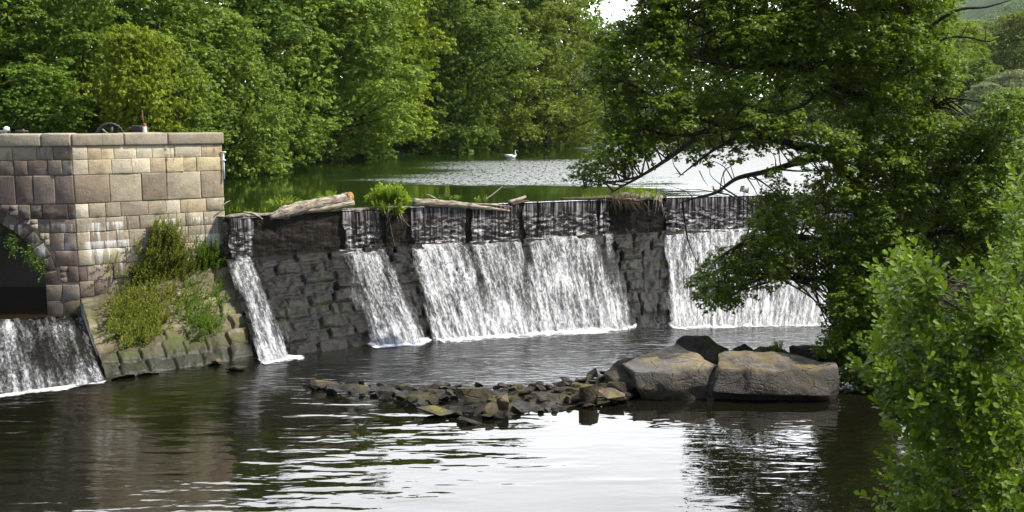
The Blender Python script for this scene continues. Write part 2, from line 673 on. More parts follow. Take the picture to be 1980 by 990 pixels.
# ------------------------------------------------------------------ water
def water_lower_mat():
    m = NT("river_water")
    p = m.pos()
    s = m.sep(p)
    # the choppy water below the falls
    ed = m.noise(p, 0.35, 3)
    yy = m.math("ADD", s[1], m.math("MULTIPLY", m.math("SUBTRACT", ed, 0.5), 5.0))
    chop = m.rng(yy, 28.5, 34.0)
    left = m.math("MULTIPLY", m.rng(s[0], -3.0, -8.5), 0.14)
    chop = m.math("MAXIMUM", chop, left)
    right = m.math("MULTIPLY", m.rng(s[0], 3.6, 5.5), 0.55)
    big = m.noise(m.mapping(p, (0.42, 1.35, 1), rot=(0, 0, R(-9))), 1.05, 1, 0.4, 0.5)
    mid = m.noise(m.mapping(p, (0.6, 1.5, 1), rot=(0, 0, R(-5))), 2.9, 1, 0.45, 0.3)
    fine = m.noise(m.mapping(p, (0.8, 1.3, 1)), 7.5, 4, 0.6)
    calm = m.rng(m.noise(m.mapping(p, (0.5, 1, 1), loc=(4, 1, 0)), 0.28, 2), 0.36, 0.62, 0.45, 1.0)
    calm = m.math("MAXIMUM", calm, m.rng(s[0], -1.5, -5.0))
    h = m.math("ADD", m.math("MULTIPLY", big, m.math("MULTIPLY", calm, 0.034)),
               m.math("MULTIPLY", mid, m.math("ADD", m.math("MULTIPLY", calm, 0.0075), m.math("MULTIPLY", m.math("MAXIMUM", chop, right), 0.020))))
    h = m.math("ADD", h, m.math("MULTIPLY", fine, m.math("MULTIPLY", chop, 0.010)))
    b = m.bump(h, 1.0, 1.0)
    murk = m.mix(m.noise(p, 0.2, 2), (0.004, 0.0045, 0.0022), (0.007, 0.0065, 0.003))
    return m.done(m.bsdf(murk, m.rng(chop, 0, 1, 0.0, 0.02), b, 0.5, 1.55))


def water_upper_mat():
    m = NT("mill_pond_water")
    p = m.pos()
    s = m.sep(p)
    ed = m.noise(m.mapping(p, (0.6, 1.6, 1)), 0.12, 4, 0.6)
    e = m.math("MULTIPLY", m.math("SUBTRACT", ed, 0.5), 16.0)
    yy = m.math("ADD", s[1], e)
    xx = m.math("ADD", s[0], e)
    wind = m.math("MULTIPLY", m.math("MULTIPLY", m.rng(yy, 58, 66), m.rng(yy, 98, 86)), m.rng(xx, -12, -1))
    spk = m.noise(m.mapping(p, (2.6, 0.55, 1)), 1.5, 3, 0.7)
    wind = m.math("MULTIPLY", wind, m.rng(spk, 0.36, 0.58, 0.35, 1.0))
    wind = m.math("MAXIMUM", wind, m.math("MULTIPLY", m.rng(xx, 7, 12), m.rng(s[1], 53, 58, 0.35, 1)))
    fine = m.noise(m.mapping(p, (0.8, 1.0, 1)), 3.2, 3, 0.6)
    slow = m.noise(m.mapping(p, (1.2, 0.5, 1)), 0.9, 2, 0.5)
    h = m.math("ADD", m.math("MULTIPLY", slow, 0.0035), m.math("MULTIPLY", fine, m.math("ADD", 0.0012, m.math("MULTIPLY", wind, 0.12))))
    rip = m.noise(m.mapping(p, (2.2, 0.55, 1)), 1.3, 3, 0.6)
    h = m.math("ADD", h, m.math("MULTIPLY", rip, m.math("MULTIPLY", wind, 0.22)))
    b = m.bump(h, 1.0, 1.0)
    return m.done(m.bsdf((0.010, 0.022, 0.003), m.rng(wind, 0, 1, 0.05, 0.50), b, 0.5, m.rng(wind, 0, 1, 1.4, 2.8)))


def poly_sheet(name, pts, z, mat):
    me = bpy.data.meshes.new(name)
    bm = bmesh.new()
    vs = [bm.verts.new((float(x), float(y), z)) for x, y in pts]
    f = bm.faces.new(vs)
    if f.normal.z < 0:
        f.normal_flip()
    bmesh.ops.triangulate(bm, faces=bm.faces[:])
    bm.to_mesh(me)
    bm.free()
    o = link(name, me, mat)
    tag(o, kind="structure")
    return o


poly_sheet("river_water", [(-300, -40), (60, -40), (60, 50), (-300, 50)], 0.0, water_lower_mat())
back = out_dir(TX)[:, :2] * 0.10
lipxy = LIP[1:, :2] + back[1:]
poly_sheet("mill_pond_water", [tuple(v) for v in lipxy] + [(60, 58), (1500, 300), (1500, 500), (-40, 500), (-40, 70), (-24, 60), (-20, 48), (-13.9, 44.2), (-12.4, 41.5)], ZP,
           water_upper_mat())


# ------------------------------------------------------------------ the weir
def make_weir():
    w = thing("weir", "long stone weir with dark vertical crest wall above a rough sloping masonry face", "weir", (0, 0, 0))
    S0, S1 = 0.0, _al[-1]
    # vertical crest wall with coursed concrete face
    nu, nv = 420, 40
    s = np.linspace(S0, S1, nu)
    px = px_of_s(s)
    lip, od = lip_at(px), out_dir(px)
    zz = np.concatenate([[ZP - 0.03] * 2, np.linspace(ZP - 0.03, ZLEDGE - 0.25, nv - 2)])
    off = np.concatenate([[-0.9, -0.05], np.full(nv - 2, 0.0)])
    V = np.zeros((nu, nv, 3))
    for j in range(nv):
        V[:, j] = lip + od * off[j]
        V[:, j, 2] = zz[j]
    U, Zg = np.meshgrid(s, zz, indexing="ij")
    course = np.floor((Zg) / 0.34)
    cell = np.floor(U / 1.1 + 0.5 * (course % 2))
    d = 0.018 * _h(cell, course, 3) + 0.09 * (fbm(U * 2.5, Zg * 3.5, 9) - 0.5)
    jn = np.minimum(np.abs(Zg / 0.34 - np.round(Zg / 0.34)) * 0.34, 0.03) / 0.03
    d = d - 0.010 * (1 - jn)
    d[:, :2] = 0
    V += od[:, None, :] * d[:, :, None]
    link("crest_wall", grid_mesh("crest_wall", V.reshape(-1, 3), nu, nv), WEIRFACE, w, smooth=False)
    # sloping face of rock-faced blocks
    nu, nv = 640, 130
    s = np.linspace(S0, S1, nu)
    px = px_of_s(s)
    lip, ft, od = lip_at(px), foot_at(px), out_dir(px)
    top = lip + od * 0.02
    top[:, 2] = ZLEDGE
    t = np.linspace(0, 1.12, nv)
    V = top[:, None, :] + (ft - top)[:, None, :] * t[None, :, None]
    slen = np.linalg.norm(ft - top, axis=1)
    U, T = np.meshgrid(s, t, indexing="ij")
    D = T * 8.5                                   # nine courses
    course = np.floor(D + 0.12 * (fbm(U * 0.6, D * 0.3, 2) - 0.5))
    fr = D - np.floor(D)
    wd = 0.95 + 0.6 * _h(course, course * 0 + 3, 8)
    uu = U / wd + _h(course, course * 0, 4) * 5 + 0.25 * (fbm(U * 2, D, 6) - 0.5)
    cell = np.floor(uu)
    fu = uu - cell
    edge = np.minimum(np.minimum(fr, 1 - fr) * 0.5, np.minimum(fu, 1 - fu) * 0.8)
    bul = sstep(0.0, 0.07, edge)
    d = bul * (0.06 + 0.24 * _h(cell, course, 1)) + 0.24 * (fbm(U * 2.2, D * 1.1, 5, 5) - 0.5) * (0.35 + bul)
    d *= sstep(0.0, 0.05, T) * 0.9 + 0.1
    nrm = np.cross(np.gradient(V, axis=0).reshape(-1, 3), np.gradient(V, axis=1).reshape(-1, 3))
    nrm = unit(nrm).reshape(nu, nv, 3)
    nrm *= np.sign(nrm[..., 2:3] + 1e-9)
    V = V + nrm * d[..., None]
    link("masonry_slope", grid_mesh("masonry_slope", V.reshape(-1, 3), nu, nv, {"joint": bul.ravel()}), WEIR, w, smooth=True)
    return w


make_weir()


# ------------------------------------------------------------------ waterfalls
def curtain_mat():
    m = NT("falling_water_curtain")
    uv = m.attr("wuv", True)
    s = m.sep(uv)
    v = s[1]
    strands = m.math("ADD", m.math("MULTIPLY", m.noise(m.mapping(uv, (8.0, 0.25, 1)), 1.0, 5, 0.7, 0.25), 0.72), m.math("MULTIPLY", m.noise(m.mapping(uv, (1.6, 0.3, 1)), 1.0, 3, 0.6, 0.3), 0.28))
    lump = m.noise(m.mapping(uv, (3.4, 7.0, 1), rot=(0, 0, R(5))), 1.0, 2, 0.5, 0.7)
    low = m.rng(v, 0.18, 0.75)
    mixn = m.math("ADD", m.math("MULTIPLY", strands, m.math("SUBTRACT", 1.0, m.math("MULTIPLY", low, 0.50))), m.math("MULTIPLY", lump, m.math("MULTIPLY", low, 0.50)))
    wht = m.rng(mixn, 0.47, 0.65)
    c = m.mix(wht, (0.028, 0.024, 0.024), (0.46, 0.435, 0.445))
    h = m.math("ADD", m.math("MULTIPLY", strands, 0.05), m.math("MULTIPLY", lump, m.math("MULTIPLY", low, 0.06)))
    b = m.bump(h, 1.0, 1.0)
    gap = m.rng(m.noise(m.mapping(uv, (1.7, 0.10, 1), loc=(9, 2, 0)), 1.0, 3, 0.5), 0.33, 0.40)
    a = m.math("MULTIPLY", gap, m.rng(strands, 0.34, 0.52, 0.20, 0.93))
    a = m.math("MULTIPLY", a, m.rng(m.attr("dens"), 0.2, 0.5))
    return m.done(m.bsdf(c, 0.16, b, 0.5, 1.4, a))


def cascade_mat():
    m = NT("white_cascade_water")
    uv = m.attr("wuv", True)
    n1 = m.noise(m.mapping(uv, (4.2, 0.55, 1)), 1.0, 4, 0.6, 0.25)
    n2 = m.noise(m.mapping(uv, (12.0, 4.2, 1)), 1.0, 6, 0.78, 0.6)
    n3 = m.noise(m.mapping(uv, (0.8, 0.25, 1), loc=(2, 5, 0)), 1.0, 3)
    d = m.attr("dens")
    f = m.math("ADD", m.math("MULTIPLY", n1, 0.42), m.math("MULTIPLY", n2, 0.50))
    f = m.math("ADD", f, m.math("MULTIPLY", m.math("SUBTRACT", n3, 0.5), 0.55))
    f = m.math("ADD", f, m.math("MULTIPLY", m.math("SUBTRACT", d, 0.62), 0.62))
    a = m.math("MULTIPLY", m.rng(f, 0.39, 0.82), 0.94)
    c = m.mix(m.rng(m.math("ADD", m.math("MULTIPLY", n2, 0.6), m.math("MULTIPLY", n1, 0.4)), 0.42, 0.63), (0.19, 0.195, 0.205), (0.80, 0.81, 0.82))
    b = m.bump(m.math("ADD", n2, n1), 1.0, 0.10)
    return m.done(m.bsdf(c, 0.5, b, 0.3, 1.33, a))


def foam_mat():
    m = NT("foam")
    uv = m.attr("wuv", True)
    n = m.noise(m.mapping(uv, (2.2, 3.5, 1)), 1.0, 6, 0.7, 0.4)
    a = m.rng(m.math("ADD", n, m.math("SUBTRACT", m.attr("dens"), 0.5)), 0.44, 0.95)
    return m.done(m.bsdf((0.84, 0.85, 0.86), 0.7, m.bump(n, 0.8, 0.05), 0.2, 1.33, a))


M_CURT, M_CASC, M_FOAM = curtain_mat(), cascade_mat(), foam_mat()


def make_fall(p0, p1, label, thick=1.0, spread=0.25, fo=1.0):
    s0, s1 = s_of_px(p0), s_of_px(p1)
    mid = lip_at(np.array((p0 + p1) / 2))
    w = thing("waterfall", label, "waterfall", (mid[0], mid[1], 0), "falls over the weir")
    org = np.array([mid[0], mid[1], 0])
    W = s1 - s0
    # curtain
    nu, nv = max(12, int(W / 0.045)), 56
    s = np.linspace(s0, s1, nu)
    px = px_of_s(s)
    lip, od = lip_at(px), out_dir(px)
    v = np.concatenate([np.linspace(-0.35, 0.05, 8), np.linspace(0.08, ZP - ZLEDGE + 0.06, nv - 8)])
    U, Vv = np.meshgrid(s, v, indexing="ij")
    fall = np.maximum(Vv, 0)
    off = np.where(Vv < 0, Vv, 0.0) + 0.06 + 0.07 * np.sqrt(fall) + 0.0
    zz = ZP + 0.02 - fall - 0.03 * sstep(-0.2, 0.05, Vv)
    strand = vn(U * 9, fall * 0.3, 3) - 0.5
    low = sstep(0.3, 1.1, fall)
    rip = vn(U * 2.6 + 0.4 * np.sin(fall * 5), fall * 7.5, 8) - 0.5
    off = off + (0.05 * strand * (1 - 0.6 * low) + 0.10 * rip * low) * sstep(0, .2, fall)
    P = lip[:, None, :] + od[:, None, :] * off[..., None]
    P[..., 2] = zz
    e = np.minimum(U - s0, s1 - U)
    dens = sstep(-0.02, 0.16, e + 0.34 * (vn(U * 3, fall * 2, 12) - 0.5))
    me = grid_mesh("curtain", (P - org).reshape(-1, 3), nu, nv, {"wuv": np.stack([U, Vv, 0 * U], -1).reshape(-1, 3), "dens": dens.ravel()})
    link("curtain", me, M_CURT, w, smooth=True)
    # cascade down the masonry
    a0, a1 = s0 - spread * 1.35, s1 + spread * 1.35
    nu, nv = max(14, int((a1 - a0) / 0.05)), 120
    s = np.linspace(a0, a1, nu)
    px = px_of_s(np.clip(s, 0, _al[-1]))
    lip, ft, od = lip_at(px), foot_at(px), out_dir(px)
    top = lip + od * 0.10
    top[:, 2] = ZLEDGE + 0.03
    ft = ft + od * 0.25
    t = np.linspace(0, 1.12, nv)
    P = top[:, None, :] + (ft - top)[:, None, :] * t[None, :, None]
    U, T = np.meshgrid(s, t, indexing="ij")
    L = 5.2
    bump = 0.27 + 0.16 * (fbm(U * 4.5, T * L * 1.6, 21, 4) - 0.5) * 1.6 + 0.10 * (vn(U * 1.2, T * L * 0.5, 4))
    bump = bump * (0.10 + 0.90 * sstep(0, 0.16, T))
    nrm = unit(np.array([0, -0.45, 0.9]))
    P = P + nrm * bump[..., None]
    e = np.minimum(U - s0, s1 - U) + 0.22 * spread * T
    sp = spread * (0.22 + 0.95 * np.minimum(T * 1.3, 1))
    dens = thick * (0.12 + 0.88 * sstep(-sp, 0.30, e + 0.6 * (vn(U * 2.4, T * L * 0.7, 2) - 0.5))) * sstep(-sp * 1.3 - 0.05, -sp * 0.6, e)
    dens *= 0.86 + 0.20 * sstep(0.72, 1.0, T) + 0.12 * (1 - sstep(0, .15, T))
    me = grid_mesh("cascade", (P - org).reshape(-1, 3), nu, nv, {"wuv": np.stack([U, T * L, 0 * U], -1).reshape(-1, 3), "dens": dens.ravel()})
    link("cascade", me, M_CASC, w, smooth=True)
    # foam line on the pool
    nv = 30
    b0, b1 = s0 - 0.7 * spread - 0.2, s1 + spread + 0.3
    s = np.linspace(b0, b1, nu)
    px = px_of_s(np.clip(s, 0, _al[-1]))
    ft, od = foot_at(px), out_dir(px)
    ft = ft + od * 0.55
    q = np.linspace(-0.5, 2.6 * fo, nv)
    U, Q = np.meshgrid(s, q, indexing="ij")
    P = ft[:, None, :] + od[:, None, :] * Q[..., None]
    P[..., 2] = 0.015 + 0.03 * np.exp(-((Q - 0.25) / 0.25) ** 2) * (0.4 + vn(U * 3, Q * 5, 6))
    e = np.minimum(U - b0, b1 - U)
    dens = sstep(0, 0.6, e) * 1.12 * np.exp(-np.maximum(Q - 0.25 + 0.8 * (fbm(U * 0.9, Q * 1.2, 14) - 0.5), 0) / (1.15 * fo))
    me = grid_mesh("foam", (P - org).reshape(-1, 3), nu, nv, {"wuv": np.stack([U, Q, 0 * U], -1).reshape(-1, 3), "dens": dens.ravel()})
    link("foam", me, M_FOAM, w, smooth=True)
    return w


make_fall(438, 490, "narrow waterfall right beside the stone abutment, thin and broken", 0.98, 0.5, 0.32)
make_fall(659, 736, "slim waterfall between the pale log and the leafy crest bush", 1.0, 0.75, 0.45)
make_fall(794, 904, "broad white waterfall falling below the long grey driftwood branch", 1.06, 0.8)
make_fall(906, 1003, "white waterfall under the thin tip of the driftwood branch", 1.05, 0.9)
make_fall(1010, 1156, "wide white waterfall in the middle of the weir left of the root mass", 1.05, 0.9)
make_fall(1157, 1183, "thin strand of water right against the hanging root mass", 0.85, 0.7, 0.6)
make_fall(1284, 1660, "widest waterfall at the right end of the weir behind the alder", 1.08, 0.5)


# ------------------------------------------------------------------ abutment and wall
PALE = [(0.53, 0.47, 0.34), (0.60, 0.53, 0.385), (0.47, 0.42, 0.32), (0.56, 0.48, 0.30), (0.44, 0.36, 0.24), (0.50, 0.455, 0.35), (0.41, 0.30, 0.175)]
BROWN = [(0.27, 0.22, 0.158), (0.33, 0.278, 0.20), (0.235, 0.188, 0.14), (0.39, 0.34, 0.25)]
GREYB = [(0.33, 0.29, 0.21), (0.28, 0.24, 0.175), (0.36, 0.32, 0.225), (0.25, 0.205, 0.155), (0.31, 0.27, 0.20)]
DIRTY = [(0.17, 0.135, 0.105), (0.22, 0.185, 0.15), (0.14, 0.105, 0.085), (0.27, 0.235, 0.20), (0.19, 0.15, 0.12), (0.125, 0.10, 0.085)]


class Blocks:
    def __init__(self):
        self.V, self.F, self.C, self.n = [], [], [], 0

    def quadblock(self, pts, n, depth, col, rough=0.03, sub=5):
        """pts: four corners (bl, br, tr, tl) of the front; pillowed rock-faced front, sides going back by depth"""
        bl, br, tr, tl = [np.asarray(p, float) for p in pts]
        k = sub
        a = np.concatenate([[0], np.linspace(0.045, 0.955, k - 2), [1]])
        A, B = np.meshgrid(a, a, indexing="ij")
        P = (bl[None, None] * ((1 - A) * (1 - B))[..., None] + br[None, None] * (A * (1 - B))[..., None]
             + tr[None, None] * (A * B)[..., None] + tl[None, None] * ((1 - A) * B)[..., None])
        e = np.minimum(np.minimum(A, 1 - A), np.minimum(B, 1 - B))
        bul = np.where(e <= 0, -0.008, 0.0) + rough * (RNG.random((k, k)) - 0.35) * (e > 0)
        P = P + n * bul[..., None]
        idx = np.arange(k * k).reshape(k, k) + self.n
        for i in range(k - 1):
            for j in range(k - 1):
                self.F.append([idx[i, j], idx[i + 1, j], idx[i + 1, j + 1], idx[i, j + 1]])
        V = [P.reshape(-1, 3)]
        ring = [idx[i, 0] for i in range(k)] + [idx[k - 1, j] for j in range(1, k)] + [idx[i, k - 1] for i in range(k - 2, -1, -1)] + [idx[0, j] for j in range(k - 2, 0, -1)]
        bk = np.array([P.reshape(-1, 3)[r - self.n] for r in ring]) - n * depth
        base = self.n + k * k
        V.append(bk)
        m = len(ring)
        for i in range(m):
            j = (i + 1) % m
            self.F.append([ring[j], ring[i], base + i, base + j])
        tot = k * k + m
        self.V += V
        self.C.append(np.tile(col, (tot, 1)))
        self.n += tot

    def build(self, name, mat, parent):
        flat = [i for f in self.F for i in f]
        me = np_mesh(name, np.concatenate(self.V), flat, [len(f) for f in self.F], {"bcol": np.concatenate(self.C)})
        return link(name, me, mat, parent)


def zpx(py, Y=39.6):
    return at_y(285, py, Y)[2]


ZTOP = 7.91
COURSES = [zpx(v) for v in (280, 306, 334, 388, 415, 441, 474, 503, 532, 562, 592, 620, 648, 676)]
COURSES[0] = ZTOP - 0.46


def wall_blocks(bl, O, d, n, L, courses, pals, wmin, wmax, skip=None, gap=0.0045, rough=None):
    for i in range(len(courses) - 1):
        zt, zb = courses[i], courses[i + 1]
        h = zt - zb
        x = 0.0
        first = random.random()
        while x < L - 1e-3:
            w = random.uniform(wmin, wmax) * (1.5 if h > 0.9 else 1.0)
            if x == 0 and i % 2:
                w *= 0.6
            if L - x - w < wmin * 0.6:
                w = L - x
            x1 = min(L, x + w)
            if not (skip and skip((x + x1) / 2, (zt + zb) / 2, x, x1, zb, zt)):
                pal = pals[min(i, len(pals) - 1)]
                c = np.array(random.choice(pal)) * random.uniform(0.88, 1.12)
                pr = random.uniform(0.0, 0.035)
                p = [O + d * (x + gap) + n * pr, O + d * (x1 - gap) + n * pr]
                pts = []
                for q, z in ((p[0], zb + gap), (p[1], zb + gap), (p[1], zt - gap), (p[0], zt - gap)):
                    pts.append(np.array([q[0], q[1], z]))
                r = (0.04 if i >= 2 else 0.012) if rough is None else rough
                bl.quadblock(pts, np.array([n[0], n[1], 0]), 0.12, c, r)
            x = x1


APRON = []


def make_abutment():
    w = thing("stone_abutment", "square ashlar stone abutment of cream and brown blocks at the left end of the weir", "abutment", (CA[0], CA[1], 0))
    org = np.array([CA[0], CA[1], 0])
    LFD = float(np.linalg.norm(CB - CA))
    LN = np.array([-LW[1], LW[0]])
    if LN[1] > 0:
        LN = -LN
    LEN = 12.0
    # ---- masonry blocks of the front face, the return and the left wall
    bl = Blocks()
    wall_blocks(bl, CA, FD, FN, LFD, COURSES, [PALE, PALE, BROWN, PALE[2:] + GREYB, GREYB, GREYB, GREYB + BROWN[:1], GREYB + DIRTY, DIRTY + GREYB], 0.42, 1.15)
    RD = -FN
    wall_blocks(bl, CB, RD, FD, 3.0, COURSES[:9], [PALE, PALE, BROWN, PALE, GREYB], 0.5, 1.1)
    lc = COURSES[:]
    arch_c, arch_z, arch_r = 3.75, 2.35, 2.55

    def in_arch(xm, zm, x0, x1, zb, zt):
        for x in (x0, xm, x1):
            for z in (zb, zm, zt):
                if math.hypot(x - arch_c, max(0, z - arch_z)) < arch_r + 0.42:
                    return True
        return False

    # left wall blocks are laid along LW from the corner
    bl2 = Blocks()

    def wl(O, d, n, L):
        for i in range(len(lc) - 1):
            zt, zb = lc[i], lc[i + 1]
            x = 0.0
            while x < L - 1e-3:
                wd = random.uniform(0.4, 0.95)
                if i % 2 and x == 0:
                    wd *= 0.6
                x1 = min(L, x + wd)
                # trim against the arch ring
                if not in_arch((x + x1) / 2, (zt + zb) / 2, x, x1, zb, zt):
                    segs = [(x, x1, zb, zt)]
                else:
                    segs = []
                    k = 3
                    for a in range(k):
                        for b_ in range(k):
                            xa, xb = x + (x1 - x) * a / k, x + (x1 - x) * (a + 1) / k
                            za, zb_ = zb + (zt - zb) * b_ / k, zb + (zt - zb) * (b_ + 1) / k
                            if not in_arch((xa + xb) / 2, (za + zb_) / 2, xa, xb, za, zb_):
                                segs.append((xa, xb, za, zb_))
                c = np.array(random.choice(DIRTY if random.random() < .8 else GREYB)) * random.uniform(0.85, 1.1)
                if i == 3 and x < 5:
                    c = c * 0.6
                pr = random.uniform(0, 0.04) + (0.10 if i == 3 and x > 1.2 else 0)
                for xa, xb, za, zc in segs:
                    g = 0.012 if len(segs) == 1 else 0.001
                    p0, p1 = O + d * (xb - g) + n * pr, O + d * (xa + g) + n * pr
                    pts = [np.array([q[0], q[1], z]) for q, z in ((p0, za + g), (p1, za + g), (p1, zc - g), (p0, zc - g))]
                    bl2.quadblock(pts, np.array([n[0], n[1], 0]), 0.12, c, 0.03, 5 if len(segs) == 1 else 3)
                x = x1

    wl(CA, LW, LN, LEN)
    # voussoirs of the arch
    for k in range(17):
        a0, a1 = math.pi * k / 17 + 0.008, math.pi * (k + 1) / 17 - 0.008
        pts = []
        for a, r in ((a0, arch_r), (a0, arch_r + 0.46), (a1, arch_r + 0.46), (a1, arch_r)):
            q = CA + LW * (arch_c - r * math.cos(a)) + LN * 0.015
            pts.append(np.array([q[0], q[1], arch_z + r * math.sin(a)]))
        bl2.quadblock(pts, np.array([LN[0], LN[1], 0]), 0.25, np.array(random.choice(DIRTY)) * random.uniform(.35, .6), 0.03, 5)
    # jamb below the springing
    zs = [arch_z, 1.75, 1.15, 0.5, -0.3]
    for zt, zb in zip(zs[:-1], zs[1:]):
        for xa, xb in ((0.0, 0.62), (0.62, arch_c - arch_r)):
            p0, p1 = CA + LW * (xb - .01) + LN * .02, CA + LW * (xa + .01) + LN * .02
            bl2.quadblock([np.array([q[0], q[1], z]) for q, z in ((p0, zb + .01), (p1, zb + .01), (p1, zt - .01), (p0, zt - .01))],
                          np.array([LN[0], LN[1], 0]), 0.14, np.array(random.choice(DIRTY)), 0.04)
    for b_ in (bl, bl2):
        b_.V = [v - org for v in b_.V]
    bl.build("front_masonry", STONE, w)
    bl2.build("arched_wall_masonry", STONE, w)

    # ---- backing core with the arch cut as a real tunnel (mortar seen in the joints)
    mb = MB()
    def col3(p, z):
        return np.array([p[0], p[1], z]) - org
    A, B = CA - FN * 0.03, CB - FN * 0.03 - FD * 0.03
    C_ = B - FN * 3.0
    D_ = A - FN * 3.0 + LW * 0.0
    zt, zb = ZTOP - 0.05, -1.0
    def prism(poly, z0, z1):
        n = len(poly)
        V = [col3(p, z0) for p in poly] + [col3(p, z1) for p in poly]
        Fs = [[i, (i + 1) % n, n + (i + 1) % n, n + i] for i in range(n)]
        Fs += [list(range(n))[::-1], list(range(n, 2 * n))]
        mb.add(V, Fs)
    A2 = CA - LN * 0.05 + LW * 0.02
    prism([A, B, C_, D_], zb, zt)
    j = CA + LW * (arch_c - arch_r) - LN * 0.05
    prism([A2, A2 - LN * 3.2, j - LN * 3.2, j], zb, zt)
    # wall above and beyond the arch in slices
    N = 26
    for k in range(N):
        xa = arch_c - arch_r + 2 * arch_r * k / N
        xb = arch_c - arch_r + 2 * arch_r * (k + 1) / N
        xm = (xa + xb) / 2
        h = arch_z + math.sqrt(max(0, arch_r ** 2 - (xm - arch_c) ** 2))
        p, q = CA + LW * xa - LN * 0.05, CA + LW * xb - LN * 0.05
        prism([p, p - LN * 3.2, q - LN * 3.2, q], h, zt)
    p, q = CA + LW * (arch_c + arch_r) - LN * 0.05, CA + LW * LEN - LN * 0.05
    prism([p, p - LN * 3.2, q - LN * 3.2, q], zb, zt)
    # tunnel lining and closing wall deep inside
    for k in range(16):
        a0, a1 = math.pi * k / 16, math.pi * (k + 1) / 16
        pa = [CA + LW * (arch_c - arch_r * math.cos(a)) - LN * 3.2 for a in (a0, a1)]
        za = [arch_z + arch_r * math.sin(a) for a in (a0, a1)]
        V = [col3(pa[0], za[0]), col3(pa[1], za[1]), col3(pa[1] - LN * 5, za[1]), col3(pa[0] - LN * 5, za[0])]
        mb.add(V, [[0, 1, 2, 3]])
    for sx in (arch_c - arch_r, arch_c + arch_r):
        pq = CA + LW * sx - LN * 3.2
        mb.add([col3(pq, zb), col3(pq - LN * 5, zb), col3(pq - LN * 5, arch_z), col3(pq, arch_z)], [[0, 1, 2, 3]])
    pl, pr_ = CA + LW * (arch_c - arch_r) - LN * 8, CA + LW * (arch_c + arch_r) - LN * 8
    mb.add([col3(pl, zb), col3(pr_, zb), col3(pr_, 5.2), col3(pl, 5.2)], [[0, 1, 2, 3]])
    mb.build("wall_core", MORTAR, w)

    # ---- coping slabs
    def slab(name, poly, z0, z1):
        m2 = MB()
        n = len(poly)
        V = [col3(p, z0) for p in poly] + [col3(p, z1) for p in poly]
        Fs = [[i, (i + 1) % n, n + (i + 1) % n, n + i] for i in range(n)] + [list(range(n))[::-1], list(range(n, 2 * n))]
        m2.add(V, Fs)
        V = np.concatenate(m2.v)
        me = np_mesh(name, V, [i for f in m2.f for i in f], [len(f) for f in m2.f],
                     {"bcol": np.tile(np.array(random.choice([(0.31, 0.27, 0.205), (0.27, 0.235, 0.175), (0.34, 0.30, 0.23)])), (len(V), 1))})
        o = link(name, me, STONE, w)
        b = o.modifiers.new("bevel", "BEVEL")
        b.width, b.segments = 0.07, 3
        # the bevel keeps soft worn edges
    z0, z1 = ZTOP - 0.46, ZTOP
    ov = 0.09
    cuts = [0.0, 0.33, 0.62, 1.0]
    for i, (a, b) in enumerate(zip(cuts[:-1], cuts[1:])):
        pa, pb = CA + FD * (LFD * a + 0.006), CA + FD * (LFD * b - 0.006)
        if i == 2:
            pb = pb + FD * 0.08
        if i == 0:
            pa = CA
        poly = [pa + FN * ov, pb + FN * ov, pb - FN * 1.0, pa - FN * 1.0]
        slab("coping_slab", poly, z0, z1 + random.uniform(-0.015, 0.015))
    x = 0.01
    while x < LEN:
        wd = random.uniform(1.0, 1.7)
        pa, pb = CA + LW * x, CA + LW * (x + wd - 0.012)
        poly = [pb + LN * ov, pa + LN * ov, pa - LN * 0.9, pb - LN * 0.9]
        slab("coping_slab", poly, z0, z1 + random.uniform(-0.02, 0.02))
        x += wd

    # ---- battered apron of sloping courses down to the river
    topL, topR = at_y(168, 600, 38.0 - 0.1), lip_at(np.array(441.0)) + 0
    topL = np.array([CA[0] + 0.05, CA[1] - 0.1, 1.75])
    topR = np.array([CB[0] + 0.1, CB[1] - 0.1, 2.62])
    botL, botR = at_z(205, 738, -0.05), at_z(503, 693, -0.05)
    nn = unit(np.cross(botR - botL, topL - botL))
    nn = nn if nn[2] > 0 else -nn
    APRON.extend([topL, nn])
    nu, nv = 170, 130
    A_, T_ = np.meshgrid(np.linspace(0, 1, nu), np.linspace(0, 1.03, nv), indexing="ij")
    tp = topL + (topR - topL) * A_[..., None]
    bt = botL + (botR - botL) * A_[..., None]
    P = tp + (bt - tp) * T_[..., None]
    U_ = A_ * 5.3
    D_c = T_ * 7.0
    crs = np.floor(D_c + 0.25 * (fbm(U_ * 0.7, D_c * 0.4, 2) - 0.5))
    fr = D_c - np.floor(D_c)
    uu = U_ / (0.75 + 0.5 * _h(crs, crs * 0 + 3, 8)) + _h(crs, crs * 0, 4) * 5 + 0.3 * (fbm(U_ * 2, D_c, 6) - 0.5)
    cel = np.floor(uu)
    fu = uu - cel
    edge = np.minimum(np.minimum(fr, 1 - fr) * 0.6, np.minimum(fu, 1 - fu) * 0.8)
    bul = sstep(0.0, 0.07, edge)
    dd = bul * (0.05 + 0.14 * _h(cel, crs, 1)) + 0.30 * (fbm(U_ * 2.0, D_c * 1.0, 5, 5) - 0.5)
    P = P + nn * dd[..., None]
    pal = np.array([(0.15, 0.12, 0.08), (0.19, 0.155, 0.10), (0.12, 0.10, 0.07), (0.10, 0.085, 0.055), (0.16, 0.14, 0.095)])
    bc = pal[(_h(cel, crs, 9) * 5).astype(int)] * (0.75 + 0.5 * _h(cel, crs, 11))[..., None]
    bc *= (1 - 0.5 * sstep(0.55, 0.8, T_))[..., None]
    me = grid_mesh("sloping_apron", (P - org).reshape(-1, 3), nu, nv, {"bcol": bc.reshape(-1, 3)})
    link("sloping_apron", me, STONE, w)
    mb = MB()
    lo = nn * 0.10
    V = [topL - lo, topR - lo, botR - lo, botL - lo]
